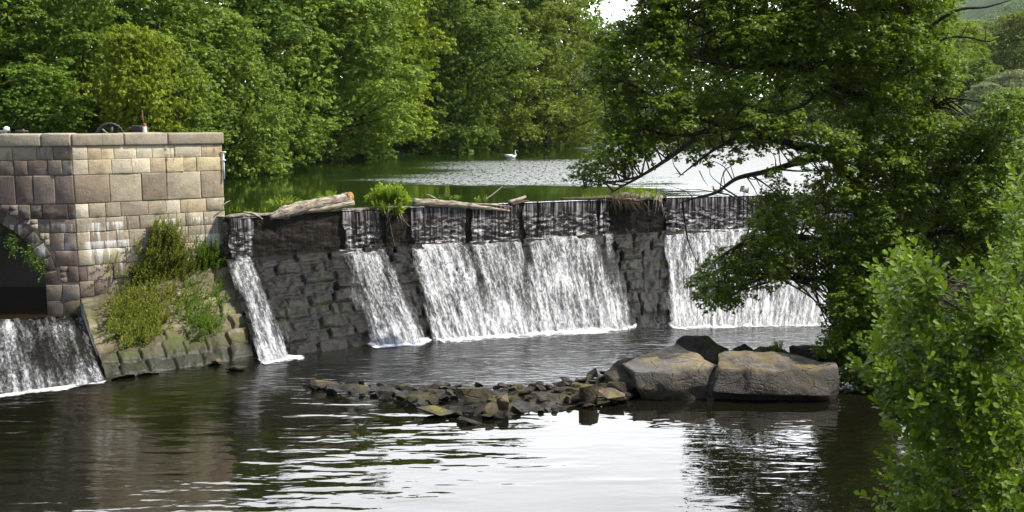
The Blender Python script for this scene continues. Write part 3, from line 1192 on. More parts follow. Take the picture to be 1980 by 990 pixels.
    V2 = [np.array([topL[0], topL[1], -1]), np.array([topR[0], topR[1], -1]), np.array([botR[0], botR[1], -1]) - nn * 0.1, np.array([botL[0], botL[1], -1]) - nn * 0.1]
    mb.add([v - org for v in V + V2], [[0, 1, 2, 3], [0, 4, 5, 1], [1, 5, 6, 2], [2, 6, 7, 3], [3, 7, 4, 0]])
    mb.build("apron_core", MORTAR, w)
    # flank of the apron beside the side spillway
    return w


make_abutment()


# ------------------------------------------------------------------ side spillway at the left
def make_spillway():
    zc = 1.2
    c0, c1 = at_z(-260, 642, zc), at_z(172, 611, zc)
    f0, f1 = at_z(-260, 800, 0), at_z(214, 737, 0)
    w = thing("side_spillway", "low dark sloping spillway in front of the arch", "spillway", (c1[0], c1[1], 0))
    org = np.array([c1[0], c1[1], 0])
    nu, nv = 220, 60
    a = np.linspace(0, 1, nu)
    t = np.linspace(-0.02, 1.1, nv)
    A, T = np.meshgrid(a, t, indexing="ij")
    top = c0 + (c1 - c0) * A[..., None]
    bot = f0 + (f1 - f0) * A[..., None]
    Tc = np.maximum(T, 0)
    P = top + (bot - top) * Tc[..., None]
    ext = np.where(T < 0, 1, 0)
    P[..., 1] += ext * 0.25
    L = np.linalg.norm(c1 - c0)
    d = 0.12 * (fbm(A * L * 3, T * 9, 3, 5) - 0.5)
    P[..., 2] += d
    link("spillway_face", grid_mesh("spillway_face", (P - org).reshape(-1, 3), nu, nv, {"joint": np.ones(nu * nv)}), WEIR, w)
    # water running inside the arch and over the spillway
    mw = NT("tunnel_water")
    b = mw.bump(mw.noise(mw.pos(), 3.0, 3), 1.0, 0.02)
    mat = mw.done(mw.bsdf((0.02, 0.012, 0.005), 0.05, b, 0.5, 1.4))
    mb = MB()
    q = [c0 + [0, 0.15, 0.04], c1 + [0, 0.15, 0.04], np.array([CA[0] - 0.9, CA[1] + 6, zc + 0.04]), np.array([CA[0] - 12, CA[1] + 6, zc + 0.04])]
    mb.add([v - org for v in q], [[0, 1, 2, 3]])
    mb.build("tunnel_pool", mat, w)
    q0 = MB()
    # side cheek of the spillway (rough stones by the corner)
    nu, nv = 200, 70
    t = np.linspace(0.0, 1.03, nv)
    A, T = np.meshgrid(np.linspace(0, 1, nu), t, indexing="ij")
    top = c0 + (c1 - c0) * A[..., None]
    bot = f0 + (f1 - f0) * A[..., None]
    P = top + (bot - top) * T[..., None]
    U = A * L
    P[..., 2] += 0.10 + 0.08 * (fbm(U * 4, T * 8, 31) - 0.5)
    P[..., 1] -= 0.05
    streak = sstep(0.50, 0.72, vn(U * 1.6, T * 0.6, 17)) * 0.75 + 0.25 * sstep(0.55, 0.8, vn(U * 5, T * 1.0, 19))
    dens = 0.62 + 0.42 * streak + 0.16 * sstep(0.7, 1, T) - 0.12 * (1 - sstep(0, 0.2, T))
    dens *= sstep(0, 0.35, (1 - A) * L)
    me = grid_mesh("cascade", (P - org).reshape(-1, 3), nu, nv, {"wuv": np.stack([U, T * 4.6, 0 * U], -1).reshape(-1, 3), "dens": dens.ravel()})
    link("cascade", me, M_CASC, w, smooth=True)
    nv = 10
    q = np.linspace(-0.2, 0.7, nv)
    A, Q = np.meshgrid(np.linspace(0, 1.0, nu), q, indexing="ij")
    od = unit(np.array([f1[0] - c1[0], f1[1] - c1[1], 0]))
    P = f0 + (f1 - f0) * A[..., None] + od * Q[..., None]
    U = A * L
    P[..., 2] = 0.015 + 0.05 * np.exp(-((Q - 0.1) / 0.2) ** 2) * vn(U * 3, Q * 5, 6)
    dens = (1 - sstep(0.05, 0.6, Q + 0.35 * (fbm(U * 1.1, Q * 2, 14) - 0.5))) * sstep(0, .04, 1 - A) * 1.0
    me = grid_mesh("foam", (P - org).reshape(-1, 3), nu, nv, {"wuv": np.stack([U, Q, 0 * U], -1).reshape(-1, 3), "dens": dens.ravel()})
    link("foam", me, M_FOAM, w, smooth=True)


make_spillway()


# ------------------------------------------------------------------ foliage
def leaf_mesh(name, C, Nn, size, tint, width=0.6, fold=0.0, axis=None):
    """one folded diamond-shaped leaf per row of C"""
    n = len(C)
    Nn = unit(Nn)
    if axis is None:
        r = RNG.normal(size=(n, 3))
    else:
        r = axis
    T = unit(r - Nn * np.sum(r * Nn, axis=1, keepdims=True))
    B = np.cross(Nn, T)
    s = np.asarray(size)[:, None]
    up = Nn * s * fold
    V = np.stack([C - T * s * 0.5, C + B * s * width * 0.5 + up, C + T * s * 0.5, C - B * s * width * 0.5 + up], 1).reshape(-1, 3)
    idx = np.arange(n * 4, dtype=np.int32)
    return np_mesh(name, V, idx, np.full(n, 4), {"tint": np.repeat(tint, 4)})


def broad_leaf_mesh(name, base, T, Nn, size, tint, width=0.55):
    """an eight-sided obovate leaf made of two halves folded along the midrib"""
    n = len(base)
    T = unit(T)
    Nn = unit(Nn - T * np.sum(T * Nn, axis=1, keepdims=True))
    B = np.cross(Nn, T)
    s = np.asarray(size)[:, None]
    prof = [(0.0, 0.0), (0.30, 0.30), (0.62, 0.5), (0.88, 0.38), (1.0, 0.06)]
    droop = -0.10
    mid, lf, rt = [], [], []
    for a, w in prof:
        c = base + T * s * a + Nn * s * (droop * a * a)
        mid.append(c)
        lf.append(c + B * s * w * width + Nn * s * 0.16 * w)
        rt.append(c - B * s * w * width + Nn * s * 0.16 * w)
    # vertices: 5 mid, 4 left (1..4), 4 right
    V = np.stack(mid + lf[1:] + rt[1:], 1)
    k = V.shape[1]
    F = []
    F.append([0, 1, 5]); F.append([0, 9, 1])
    polys = [[0, 5, 1], [1, 5, 6, 2], [2, 6, 7, 3], [3, 7, 8, 4], [0, 1, 9], [1, 2, 10, 9], [2, 3, 11, 10], [3, 4, 12, 11]]
    flat = [i for p in polys for i in p]
    sz = [len(p) for p in polys]
    FL = (np.array(flat)[None, :] + (np.arange(n) * k)[:, None]).ravel()
    return np_mesh(name, V.reshape(-1, 3), FL, np.tile(sz, n), {"tint": np.repeat(tint, k)})


def clump_points(centers, radii, per, flat=0.7, shell=0.6, updir=0.5):
    """leaves scattered in flattened ellipsoids, mostly near the outer upper surface"""
    n = len(centers)
    per = np.broadcast_to(per, (n,)).astype(int)
    ci = np.repeat(np.arange(n), per)
    N = len(ci)
    d = unit(RNG.normal(size=(N, 3)))
    d[:, 2] = np.where((d[:, 2] < 0) & (RNG.random(N) < updir), -d[:, 2], d[:, 2])
    r = shell + (1 - shell) * RNG.random(N) ** 0.6
    r = np.where(RNG.random(N) < 0.25, RNG.random(N), r) * RNG.uniform(0.85, 1.15, N)
    off = d * r[:, None] * radii[ci][:, None]
    off[:, 2] *= flat
    P = centers[ci] + off
    nrm = d * 0.8 + np.array([0, 0, 0.55]) + RNG.normal(size=(N, 3)) * 0.45
    return P, nrm, ci


def make_crown_mesh(name, H, rad, seed, nclump=150, per=230, leaf=0.2, lo=0.08, bulge=0.45, cr=(0.09, 0.17), flat=0.7):
    global RNG
    old = RNG
    RNG = np.random.default_rng(seed)
    # sub-lobes give an uneven outline
    t = RNG.random(nclump) ** 0.9
    th = RNG.uniform(0, 2 * math.pi, nclump)
    prof = np.clip(1 - np.abs((t - bulge) / np.where(t > bulge, 1.04 - bulge, bulge + 0.12)) ** 2.3, 0.02, 1) ** 0.55
    lob = 1 + 0.22 * np.sin(3 * th + seed + 4 * t) + 0.14 * np.sin(5 * th + 2.3 * seed - 7 * t)
    rr = rad * prof * lob * RNG.uniform(0.72, 1.0, nclump)
    z = H * (lo + (1 - lo) * t)
    C = np.stack([np.cos(th) * rr, np.sin(th) * rr, z], 1)
    cra = RNG.uniform(cr[0], cr[1], nclump) * (rad + H * 0.25)
    ns = max(8, int(per / 13))
    S, snr, si = clump_points(C, cra, ns, flat, 0.75, 0.6)
    P, nr, ci = clump_points(S, RNG.uniform(0.16, 0.40, len(S)) * (H / 14) ** 0.5, 13, 0.6, 0.2, 0.5)
    nr = unit(nr) * 0.8 + unit(snr)[ci] * 0.5
    tint = np.clip(RNG.normal(0.5, 0.2, nclump)[si] + RNG.normal(0, 0.22, len(S)), 0, 1)[ci]
    size = RNG.uniform(0.7, 1.25, len(P)) * leaf
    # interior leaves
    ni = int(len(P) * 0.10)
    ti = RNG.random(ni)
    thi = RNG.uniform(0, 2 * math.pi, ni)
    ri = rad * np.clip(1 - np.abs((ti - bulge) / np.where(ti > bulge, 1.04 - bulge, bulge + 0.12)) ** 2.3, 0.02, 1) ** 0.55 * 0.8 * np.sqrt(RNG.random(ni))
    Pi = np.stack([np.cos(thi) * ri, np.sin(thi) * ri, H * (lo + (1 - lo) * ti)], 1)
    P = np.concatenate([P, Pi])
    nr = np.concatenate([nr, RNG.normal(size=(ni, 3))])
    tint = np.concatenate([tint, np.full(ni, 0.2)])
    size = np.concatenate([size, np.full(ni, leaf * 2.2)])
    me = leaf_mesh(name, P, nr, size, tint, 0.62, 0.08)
    RNG = old
    return me, C


def make_trunk_mb(H, rad, C, seed):
    rs = random.Random(seed)
    mb = MB()
    top = np.array([rs.uniform(-.3, .3), rs.uniform(-.3, .3), H * 0.82])
    ax = smooth_path([(0, 0, -0.8), (rs.uniform(-.2, .2), rs.uniform(-.2, .2), H * .3), (rs.uniform(-.3, .3), rs.uniform(-.3, .3), H * .58), top], 5)
    mb.tube(ax, np.linspace(0.034 * H * 0.55, 0.05, len(ax)), 8)
    for k in rs.sample(range(len(C)), min(16, len(C))):
        c = C[k]
        z0 = max(0.12 * H, min(0.7 * H, c[2] - rs.uniform(0.08, 0.2) * H))
        i = int(np.argmin(np.abs(ax[:, 2] - z0)))
        p = smooth_path([ax[i], (ax[i] * 0.5 + c * 0.5) + [0, 0, -0.1], c], 4)
        mb.tube(p, np.linspace(0.085, 0.02, len(p)), 5)
    return mb


# ------------- background trees: a few kinds, each built once, then copied
KINDS = {}


def tree_kind(key, H, rad, seed, **kw):
    me, C = make_crown_mesh("crown", H, rad, seed, **kw)
    KINDS[key] = dict(H=H, rad=rad, me=me, C=C, seed=seed, trunk=None)


tree_kind("broad", 14, 4.9, 3, nclump=120, per=400, leaf=0.215, lo=0.02, bulge=0.42, cr=(0.10, 0.19))
tree_kind("tall", 17, 4.6, 5, nclump=130, per=390, leaf=0.22, lo=0.04, bulge=0.48, cr=(0.09, 0.18))
tree_kind("loose", 15, 5.0, 8, nclump=105, per=380, leaf=0.24, lo=0.03, bulge=0.45, cr=(0.08, 0.17), flat=0.5)
tree_kind("dome", 13, 5.4, 12, nclump=230, per=210, leaf=0.19, lo=0.0, bulge=0.38, cr=(0.075, 0.125), flat=0.6)
tree_kind("bush", 5.5, 3.2, 15, nclump=70, per=280, leaf=0.18, lo=0.0, bulge=0.4, cr=(0.13, 0.24), flat=0.65)


def plant_tree(key, x, y, H, mat, label, rz=None, wide=1.0, group="trees round the mill pond", name="tree", cat="tree", zoff=-0.25):
    k = KINDS[key]
    z = float(ground_h(np.array([x], float), np.array([y], float))[0])
    z = max(z, ZP - 0.6) + zoff
    s = H / k["H"]
    t = thing(name, label, cat, (x, y, z), group)
    t.scale = (s * wide, s * wide, s)
    t.rotation_euler = (0, 0, random.uniform(0, 6.28) if rz is None else rz)
    if k["trunk"] is None:
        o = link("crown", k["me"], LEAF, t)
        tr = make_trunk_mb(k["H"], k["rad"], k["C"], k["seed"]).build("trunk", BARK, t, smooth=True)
        k["trunk"], k["crown"] = tr, o
    else:
        o = k["crown"].copy()
        COL.objects.link(o)
        o.parent = t
        tr = k["trunk"].copy()
        COL.objects.link(tr)
        tr.parent = t
    o.material_slots[0].link = "OBJECT"
    o.material_slots[0].material = mat
    return t


def xy(px, Y):
    return (px - 990) / F * Y * 1.0, Y


TREES = [
    # key, px, Y, height, leaf, wide, label
    ("loose", -60, 57, 10.5, LEAF, 1.1, "loose mid green tree at the left edge of the photo behind the arched wall"),
    ("broad", 70, 62, 11.5, LEAF, 1.1, "bushy green tree rising behind the two small sluice posts"),
    ("loose", 170, 58, 9.5, LEAF, 1.0, "leafy tree with open dark gaps behind the gear wheel"),
    ("bush", 278, 53, 5.3, LEAF_Y, 0.72, "yellow green creeper covered bush above the winch"),
    ("broad", 330, 63, 11.5, LEAF, 1.05, "full green tree rising over the right part of the abutment"),
    ("bush", 340, 57, 4.6, LEAF, 1.0, "low green bush right behind the winch on the abutment"),
    ("bush", 95, 54, 3.6, LEAF, 1.0, "low bright bush behind the left coping"),
    ("loose", 430, 67, 11.5, LEAF_O, 1.0, "tree with pale upturned leaves leaning over the pond beside the abutment"),
    ("bush", 490, 71, 5.4, LEAF, 1.05, "dense bush hanging over the water next to the abutment"),
    ("tall", 255, 76, 18.0, LEAF, 1.2, "tall green tree behind the yellow creeper bush"),
    ("tall", 60, 78, 16.5, LEAF_D, 1.2, "tall darker tree at the back of the left wood"),
    ("tall", 450, 80, 17.5, LEAF_D, 1.15, "dark tall tree behind the pale leaning tree"),
    ("broad", 545, 86, 16.0, LEAF_O, 1.1, "olive green tree with a broad crown left of the first dark gap in the bank"),
    ("broad", 655, 93, 16.5, LEAF_O, 1.2, "wide olive tree standing at the water above the crest log"),
    ("bush", 600, 89, 5.0, LEAF_O, 1.0, "rounded olive bush over the water above the crest log"),
    ("bush", 715, 98, 4.4, LEAF, 1.1, "green bush trailing branches into the pond above the leafy crest bush"),
    ("tall", 745, 103, 20.0, LEAF_Y, 1.0, "bright yellow green tree halfway along the pond bank"),
    ("tall", 640, 108, 23.0, LEAF_O, 1.2, "tall olive tree in the second row above the wide olive tree"),
    ("broad", 845, 112, 19.0, LEAF_D, 1.05, "dark green tree right of the bright yellow green one"),
    ("bush", 800, 107, 4.8, LEAF_D, 1.0, "dark low bush at the water right of the trailing bush"),
    ("bush", 890, 116, 6.0, LEAF, 1.1, "green rounded bush left of the swan at the water line"),
    ("tall", 835, 124, 27.0, LEAF, 1.1, "very tall green tree behind the dark one"),
    ("broad", 930, 124, 18.5, LEAF_O, 1.1, "olive tree straight behind the swan"),
    ("tall", 950, 138, 29.0, LEAF_D, 1.1, "tallest dark tree in the back row above the swan"),
    ("dome", 1050, 140, 19.5, LEAF_O, 1.15, "domed olive tree of many small round clumps right of the swan"),
    ("bush", 1010, 136, 5.0, LEAF_D, 1.1, "low dark bush at the foot of the domed tree"),
    ("broad", 1085, 158, 26.0, LEAF, 0.95, "bright green tree rising over the domed tree"),
    ("bush", 1115, 147, 6.5, LEAF, 1.1, "mid green bush at the end of the visible pond bank"),
    ("broad", 1165, 156, 15.5, LEAF, 1.1, "green tree at the far end of the pond left of the alder"),
    ("broad", 1262, 172, 17.5, LEAF_D, 1.2, "dark tree half hidden by the upper left boughs of the alder"),
    ("broad", 1385, 186, 20.0, LEAF_D, 1.3, "dark tree seen through the middle of the alder"),
    ("dome", 1500, 196, 20.0, LEAF, 1.3, "green tree on the far bank behind the alder limbs"),
    ("broad", 1620, 205, 21.0, LEAF_D, 1.3, "dark tree on the far bank behind the alder trunk"),
    ("broad", 1740, 205, 21.0, LEAF, 1.3, "green far bank tree at the right rim of the alder crown"),
    ("broad", 1860, 190, 14.5, LEAF, 1.2, "mid green far bank tree below the bare branches"),
    ("dome", 1945, 178, 12.0, LEAF_W, 1.1, "pale grey green willow at the right edge of the photo"),
    ("loose", 1890, 165, 9.5, LEAF_W, 1.2, "low silvery willow in front of the other far bank trees"),
    ("dome", 1835, 225, 20.0, LEAF_Y, 1.0, "yellowish green tree below the far hill"),
    ("broad", 1945, 235, 23.0, LEAF_O, 1.1, "olive tree on the rise below the far hill"),
    ("broad", 2040, 200, 17.0, LEAF, 1.1, "green tree cut off by the right edge behind the willow"),
]
for key, px, Y, H, mat, wd, lab in TREES:
    x, y = xy(px, Y)
    plant_tree(key, x, y, H, mat, lab, wide=wd, name="bush" if key == "bush" else "tree", cat="bush" if key == "bush" else "tree")


# wood on the far hill, read as one mass
def far_wood():
    n = 2200
    X = RNG.uniform(230, 640, n)
    Y = RNG.uniform(450, 800, n)
    Z = 2 + 130 * np.exp(-((X - 480) / 170) ** 2) * sstep(430, 760, Y) + 8 * fbm(X * .01, Y * .01, 3) - 6
    C = np.stack([X * 1.8, Y * 1.8, (Z - 8) * 1.8 + 12], 1)
    P, nr, ci = clump_points(C, RNG.uniform(6, 11, n), 55, 0.9)
    tint = RNG.random(n)[ci]
    me = leaf_mesh("far_woodland", P, nr, RNG.uniform(2.2, 3.8, len(P)), tint, 0.8)
    o = link("far_woodland", me, LEAF_D)
    tag(o, "dense wood covering the far hillside at the top right corner", "woodland", kind="stuff")


far_wood()


# ------------------------------------------------------------------ polygons in the photograph turned into clumps of leaves
def in_poly(x, y, poly):
    ins = np.zeros(x.shape, bool)
    n = len(poly)
    for i in range(n):
        x0, y0 = poly[i]
        x1, y1 = poly[(i + 1) % n]
        c = ((y0 > y) != (y1 > y))
        ins ^= c & (x < (x1 - x0) * (y - y0) / (y1 - y0 + 1e-9) + x0)
    return ins


def sample_poly(poly, n):
    P = np.array(poly, float)
    lo, hi = P.min(0), P.max(0)
    out = np.zeros((0, 2))
    while len(out) < n:
        q = RNG.uniform(lo, hi, (n * 3, 2))
        out = np.concatenate([out, q[in_poly(q[:, 0], q[:, 1], poly)]])
    return out[:n]


def make_alder():
    KA = 1.09
    base = at_y(1688, 700, 33.0 * KA)
    t = thing("alder_tree", "large spreading alder leaning over the right end of the weir with dark limbs", "tree", (base[0], base[1], 0.4))
    org = np.array([base[0], base[1], 0.4])
    mb = MB()
    limbs = []

    def limb(pts, r0, r1, sides=8, bare=False):
        P = smooth_path([at_y(px, py, Y * KA) for px, py, Y in pts], 6)
        if not bare:
            limbs.append(P)
        mb.tube(P - org, np.linspace(r0, r1, len(P)), sides, wob=0.12)

    limb([(1690, 700, 33), (1680, 600, 33), (1668, 480, 33), (1668, 380, 33), (1672, 290, 33), (1692, 185, 33), (1700, 100, 33.2), (1690, -60, 33.4)], 0.30, 0.10, 10)
    limb([(1692, 190, 33), (1640, 178, 32.6), (1590, 150, 32.2), (1520, 125, 31.8), (1450, 132, 31.4), (1380, 120, 31), (1300, 95, 30.8)], 0.17, 0.03)
    limb([(1668, 420, 33), (1640, 340, 32.6), (1600, 298, 32), (1540, 282, 31.4), (1470, 262, 31), (1400, 250, 30.6), (1300, 262, 30.4), (1200, 235, 30.2)], 0.24, 0.03)
    limb([(1600, 298, 32), (1540, 315, 31.4), (1480, 332, 31), (1425, 345, 30.6), (1385, 372, 30.3), (1340, 384, 30.1), (1316, 392, 30)], 0.12, 0.015)
    limb([(1440, 256, 30.8), (1380, 290, 30.6), (1340, 320, 30.4), (1312, 342, 30.2)], 0.07, 0.012)
    limb([(1345, 268, 30.5), (1290, 308, 30.2), (1240, 340, 30), (1200, 362, 29.8), (1180, 374, 29.7)], 0.08, 0.015)
    limb([(1240, 340, 30), (1200, 350, 29.9), (1150, 358, 29.8), (1125, 366, 29.8)], 0.04, 0.01)
    limb([(1400, 250, 30.6), (1330, 215, 30.3), (1270, 190, 30.1), (1190, 150, 30), (1140, 135, 30)], 0.07, 0.015)
    limb([(1450, 132, 31.4), (1400, 80, 31.2), (1350, 45, 31), (1290, 10, 31)], 0.07, 0.015)
    limb([(1520, 125, 31.8), (1530, 70, 31.6), (1560, 20, 31.4), (1570, -40, 31.4)], 0.08, 0.03)
    limb([(1692, 180, 33), (1740, 120, 32.8), (1790, 60, 32.6), (1850, 20, 32.5), (1905, 14, 32.4), (1955, 0, 32.4)], 0.10, 0.02, 8, True)
    limb([(1740, 150, 32.8), (1790, 110, 32.6), (1825, 75, 32.6), (1870, 72, 32.5), (1910, 80, 32.4), (1945, 66, 32.4)], 0.07, 0.012, 8, True)
    limb([(1860, 70, 32.5), (1868, 52, 32.5), (1876, 42, 32.5)], 0.02, 0.006, 5, True)
    limb([(1905, 79, 32.4), (1906, 62, 32.4), (1904, 48, 32.4)], 0.02, 0.006, 5, True)
    limb([(1680, 600, 33), (1640, 545, 32), (1580, 538, 31.4), (1520, 536, 31), (1460, 530, 30.7), (1400, 545, 30.5)], 0.11, 0.02)
    limb([(1668, 520, 33), (1600, 470, 32), (1520, 455, 31.2), (1440, 470, 30.8), (1380, 505, 30.5)], 0.12, 0.02)
    limb([(1668, 430, 33), (1720, 400, 32.4), (1790, 360, 32), (1860, 330, 31.8), (1940, 300, 31.6)], 0.15, 0.03)
    limb([(1672, 480, 33), (1740, 470, 32), (1810, 450, 31.5), (1900, 440, 31)], 0.13, 0.03)
    limb([(1692, 260, 33), (1750, 230, 32.6), (1800, 210, 32.4), (1830, 190, 32.2)], 0.10, 0.02)
    limb([(1300, 95, 30.8), (1270, 60, 30.6), (1240, 20, 30.5), (1250, -50, 30.5)], 0.05, 0.015)
    limb([(1590, 150, 32.2), (1560, 200, 31.8), (1500, 215, 31.2), (1430, 200, 30.8)], 0.06, 0.015)
    limb([(1692, 110, 33.2), (1640, 60, 32.8), (1600, 10, 32.6), (1590, -60, 32.6)], 0.07, 0.02)
    limb([(1700, 60, 33.2), (1760, 20, 33.0), (1800, -40, 33.0)], 0.06, 0.02)
    # dead twigs below the low branch
    for a in ([(1420, 345, 30.6), (1412, 320, 30.5), (1400, 300, 30.5)], [(1402, 362, 30.4), (1400, 335, 30.4), (1412, 322, 30.4)], [(1385, 372, 30.3), (1340, 366, 30.3), (1300, 372, 30.3)],
              [(1340, 383, 30.1), (1326, 370, 30.1), (1280, 355, 30.1)], [(1352, 330, 30.4), (1362, 350, 30.4), (1370, 360, 30.4)], [(1322, 338, 30.2), (1305, 335, 30.2)], [(1400, 362, 30.4), (1375, 340, 30.4), (1372, 318, 30.4)]):
        limb(a, 0.018, 0.005, 5, True)

    U1 = [(1255, -40), (1840, -40), (1850, 30), (1822, 90), (1836, 170), (1826, 250), (1850, 300), (1780, 330), (1640, 300), (1575, 265), (1490, 280), (1440, 300), (1395, 318), (1350, 300), (1280, 318), (1225, 330),
          (1190, 345), (1122, 352), (1118, 330), (1150, 300), (1165, 250), (1180, 215), (1150, 190), (1150, 130), (1175, 70), (1225, 50), (1235, 0)]
    U2 = [(1560, 300), (1640, 300), (1780, 280), (1850, 260), (1885, 205), (1990, 180), (1990, 560), (1700, 560), (1660, 540), (1640, 600), (1600, 690), (1700, 720), (1690, 620), (1580, 545), (1500, 530), (1455, 575), (1395, 590),
          (1345, 562), (1345, 535), (1385, 510), (1450, 470), (1480, 400), (1530, 350)]
    UB = [(1590, 560), (1720, 540), (1745, 790), (1650, 775), (1622, 710), (1600, 670), (1600, 610)]
    q1 = sample_poly(U1, 430)
    q2 = sample_poly(U2, 400)
    q3 = sample_poly(UB, 150)
    q4 = sample_poly([(1440, 225), (1560, 235), (1660, 270), (1670, 330), (1580, 320), (1500, 280), (1430, 275)], 34)
    q1 = np.concatenate([q1, sample_poly([(1250, -90), (1835, -90), (1820, 130), (1260, 120)], 170)])
    fringe = np.array([(1115, 345), (1135, 350), (1150, 330), (1165, 352), (1180, 340), (1205, 330), (1220, 318), (1340, 548), (1360, 560), (1385, 580), (1410, 592), (1430, 580), (1455, 560), (1365, 540),
                       (1395, 525), (1420, 545), (1570, 560), (1490, 345), (1515, 360), (1470, 390), (1455, 420), (1500, 330), (1420, 318), (1370, 308), (1300, 300), (1260, 310), (1230, 20), (1200, 55), (1160, 110), (1150, 160)], float)
    C, rad = [], []
    for q, ylo, yhi, rl, rh in ((q1, 30.2 * KA, 34.8 * KA, 0.38, 0.78), (q2, 29.8 * KA, 34.0 * KA, 0.38, 0.78), (q3, 31.5, 33.5, 0.35, 0.6), (q4, 29.2 * KA, 30.6 * KA, 0.3, 0.5), (fringe, 30 * KA, 31 * KA, 0.24, 0.4)):
        for px, py in q:
            Y = random.uniform(ylo, yhi)
            if px < 1310:
                Y = random.uniform(29.8, 31.6) * KA
            # the outer boughs on the left hang nearer
            C.append(at_y(px, py, Y))
            rad.append(random.uniform(rl, rh))
    C, rad = np.array(C), np.array(rad)
    per = np.maximum(4, rad ** 2 * 70).astype(int)
    S, snr, si = clump_points(C, rad, per, 0.72, 0.6, 0.55)
    P, nr, ci = clump_points(S, RNG.uniform(0.12, 0.26, len(S)), 11, 0.65, 0.2, 0.5)
    nr = unit(nr) * 0.8 + unit(snr)[ci] * 0.45 + np.array([0, 0, 0.25])
    tint = np.clip(RNG.normal(0.45, 0.2, len(C))[si] + RNG.normal(0, 0.2, len(S)), 0, 1)[ci]
    me = leaf_mesh("crown", P - org, nr, RNG.uniform(0.09, 0.15, len(P)), tint, 0.78, 0.10)
    link("crown", me, LEAF_ALD, t)
    # twigs joining the clumps to the limbs
    allp = np.concatenate(limbs)
    tw = MB()
    for c in C:
        dl = np.linalg.norm(allp - c, axis=1)
        near_i = np.argsort(dl)[:22]
        a = allp[int(random.choice(list(near_i)))]
        if np.linalg.norm(a - c) > 2.6:
            continue
        m_ = a * 0.5 + c * 0.5 + np.array([random.uniform(-.2, .2), random.uniform(-.15, .15), random.uniform(-.12, .3)])
        L = np.linalg.norm(c - a)
        pth = smooth_path([a - org, m_ - org, c - org], 3)
        tw.tube(pth, np.linspace(0.012 + 0.012 * L, 0.007, len(pth)), 4)
    mb.build("trunk", BARK, t, smooth=True)
    tw.build("twigs", BARK, t, smooth=True)
    print("alder leaves", len(P))


make_alder()


# ------------------------------------------------------------------ leafy shoots (near bush, crest plants, wall plants)
def shoot_plant(name, label, cat, org, shoots, leafmat, stemmat, leaf=(0.05, 0.08), per_m=40, leafspan=0.6, r0=0.008, width=0.55, group=None, tipbright=0.55, splay=0.9):
    """shoots: list of point lists; leaves sit in a spiral round the outer part of every shoot"""
    t = thing(name, label, cat, org, group)
    org = np.asarray(org, float)
    mb = MB()
    B, T, N, S, K = [], [], [], [], []
    for pts in shoots:
        P = smooth_path(pts, 5)
        seg = np.linalg.norm(np.diff(P, axis=0), axis=1)
        L = seg.sum()
        cum = np.concatenate([[0], np.cumsum(seg)])
        mb.tube(P - org, np.linspace(r0 * (0.6 + L), r0 * 0.35, len(P)), 4)
        span = min(L, leafspan)
        n = max(4, int(per_m * span))
        for k in range(n):
            f = (k + random.random() * 0.5) / n
            d = L - span * (1 - f)
            c = np.array([np.interp(d, cum, P[:, a]) for a in range(3)])
            e = np.array([np.interp(min(L, d + 0.05), cum, P[:, a]) for a in range(3)]) - np.array([np.interp(d - 0.05, cum, P[:, a]) for a in range(3)])
            e = unit(e)
            a = k * 2.399 + random.uniform(-.3, .3)
            s1 = unit(np.cross(e, [0.31, 0.2, 0.93]))
            s2 = np.cross(e, s1)
            side = math.cos(a) * s1 + math.sin(a) * s2
            up = 0.45 + 0.9 * f * f
            dirv = unit(side * splay * (1.15 - 0.65 * f) + e * up + np.array([0, 0, 0.12]) + np.array([random.gauss(0, .14) for _ in range(3)]))
            B.append(c)
            T.append(dirv)
            N.append(unit(e * 0.8 - side * 0.3 + np.array([0, 0, 0.6]) + np.array([random.gauss(0, .25) for _ in range(3)])))
            S.append(random.uniform(*leaf) * (1.0 - 0.35 * f))
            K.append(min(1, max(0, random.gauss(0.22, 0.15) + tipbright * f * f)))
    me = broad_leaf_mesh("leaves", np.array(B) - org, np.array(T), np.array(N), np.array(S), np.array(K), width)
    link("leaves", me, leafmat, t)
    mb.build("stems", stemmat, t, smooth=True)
    return t


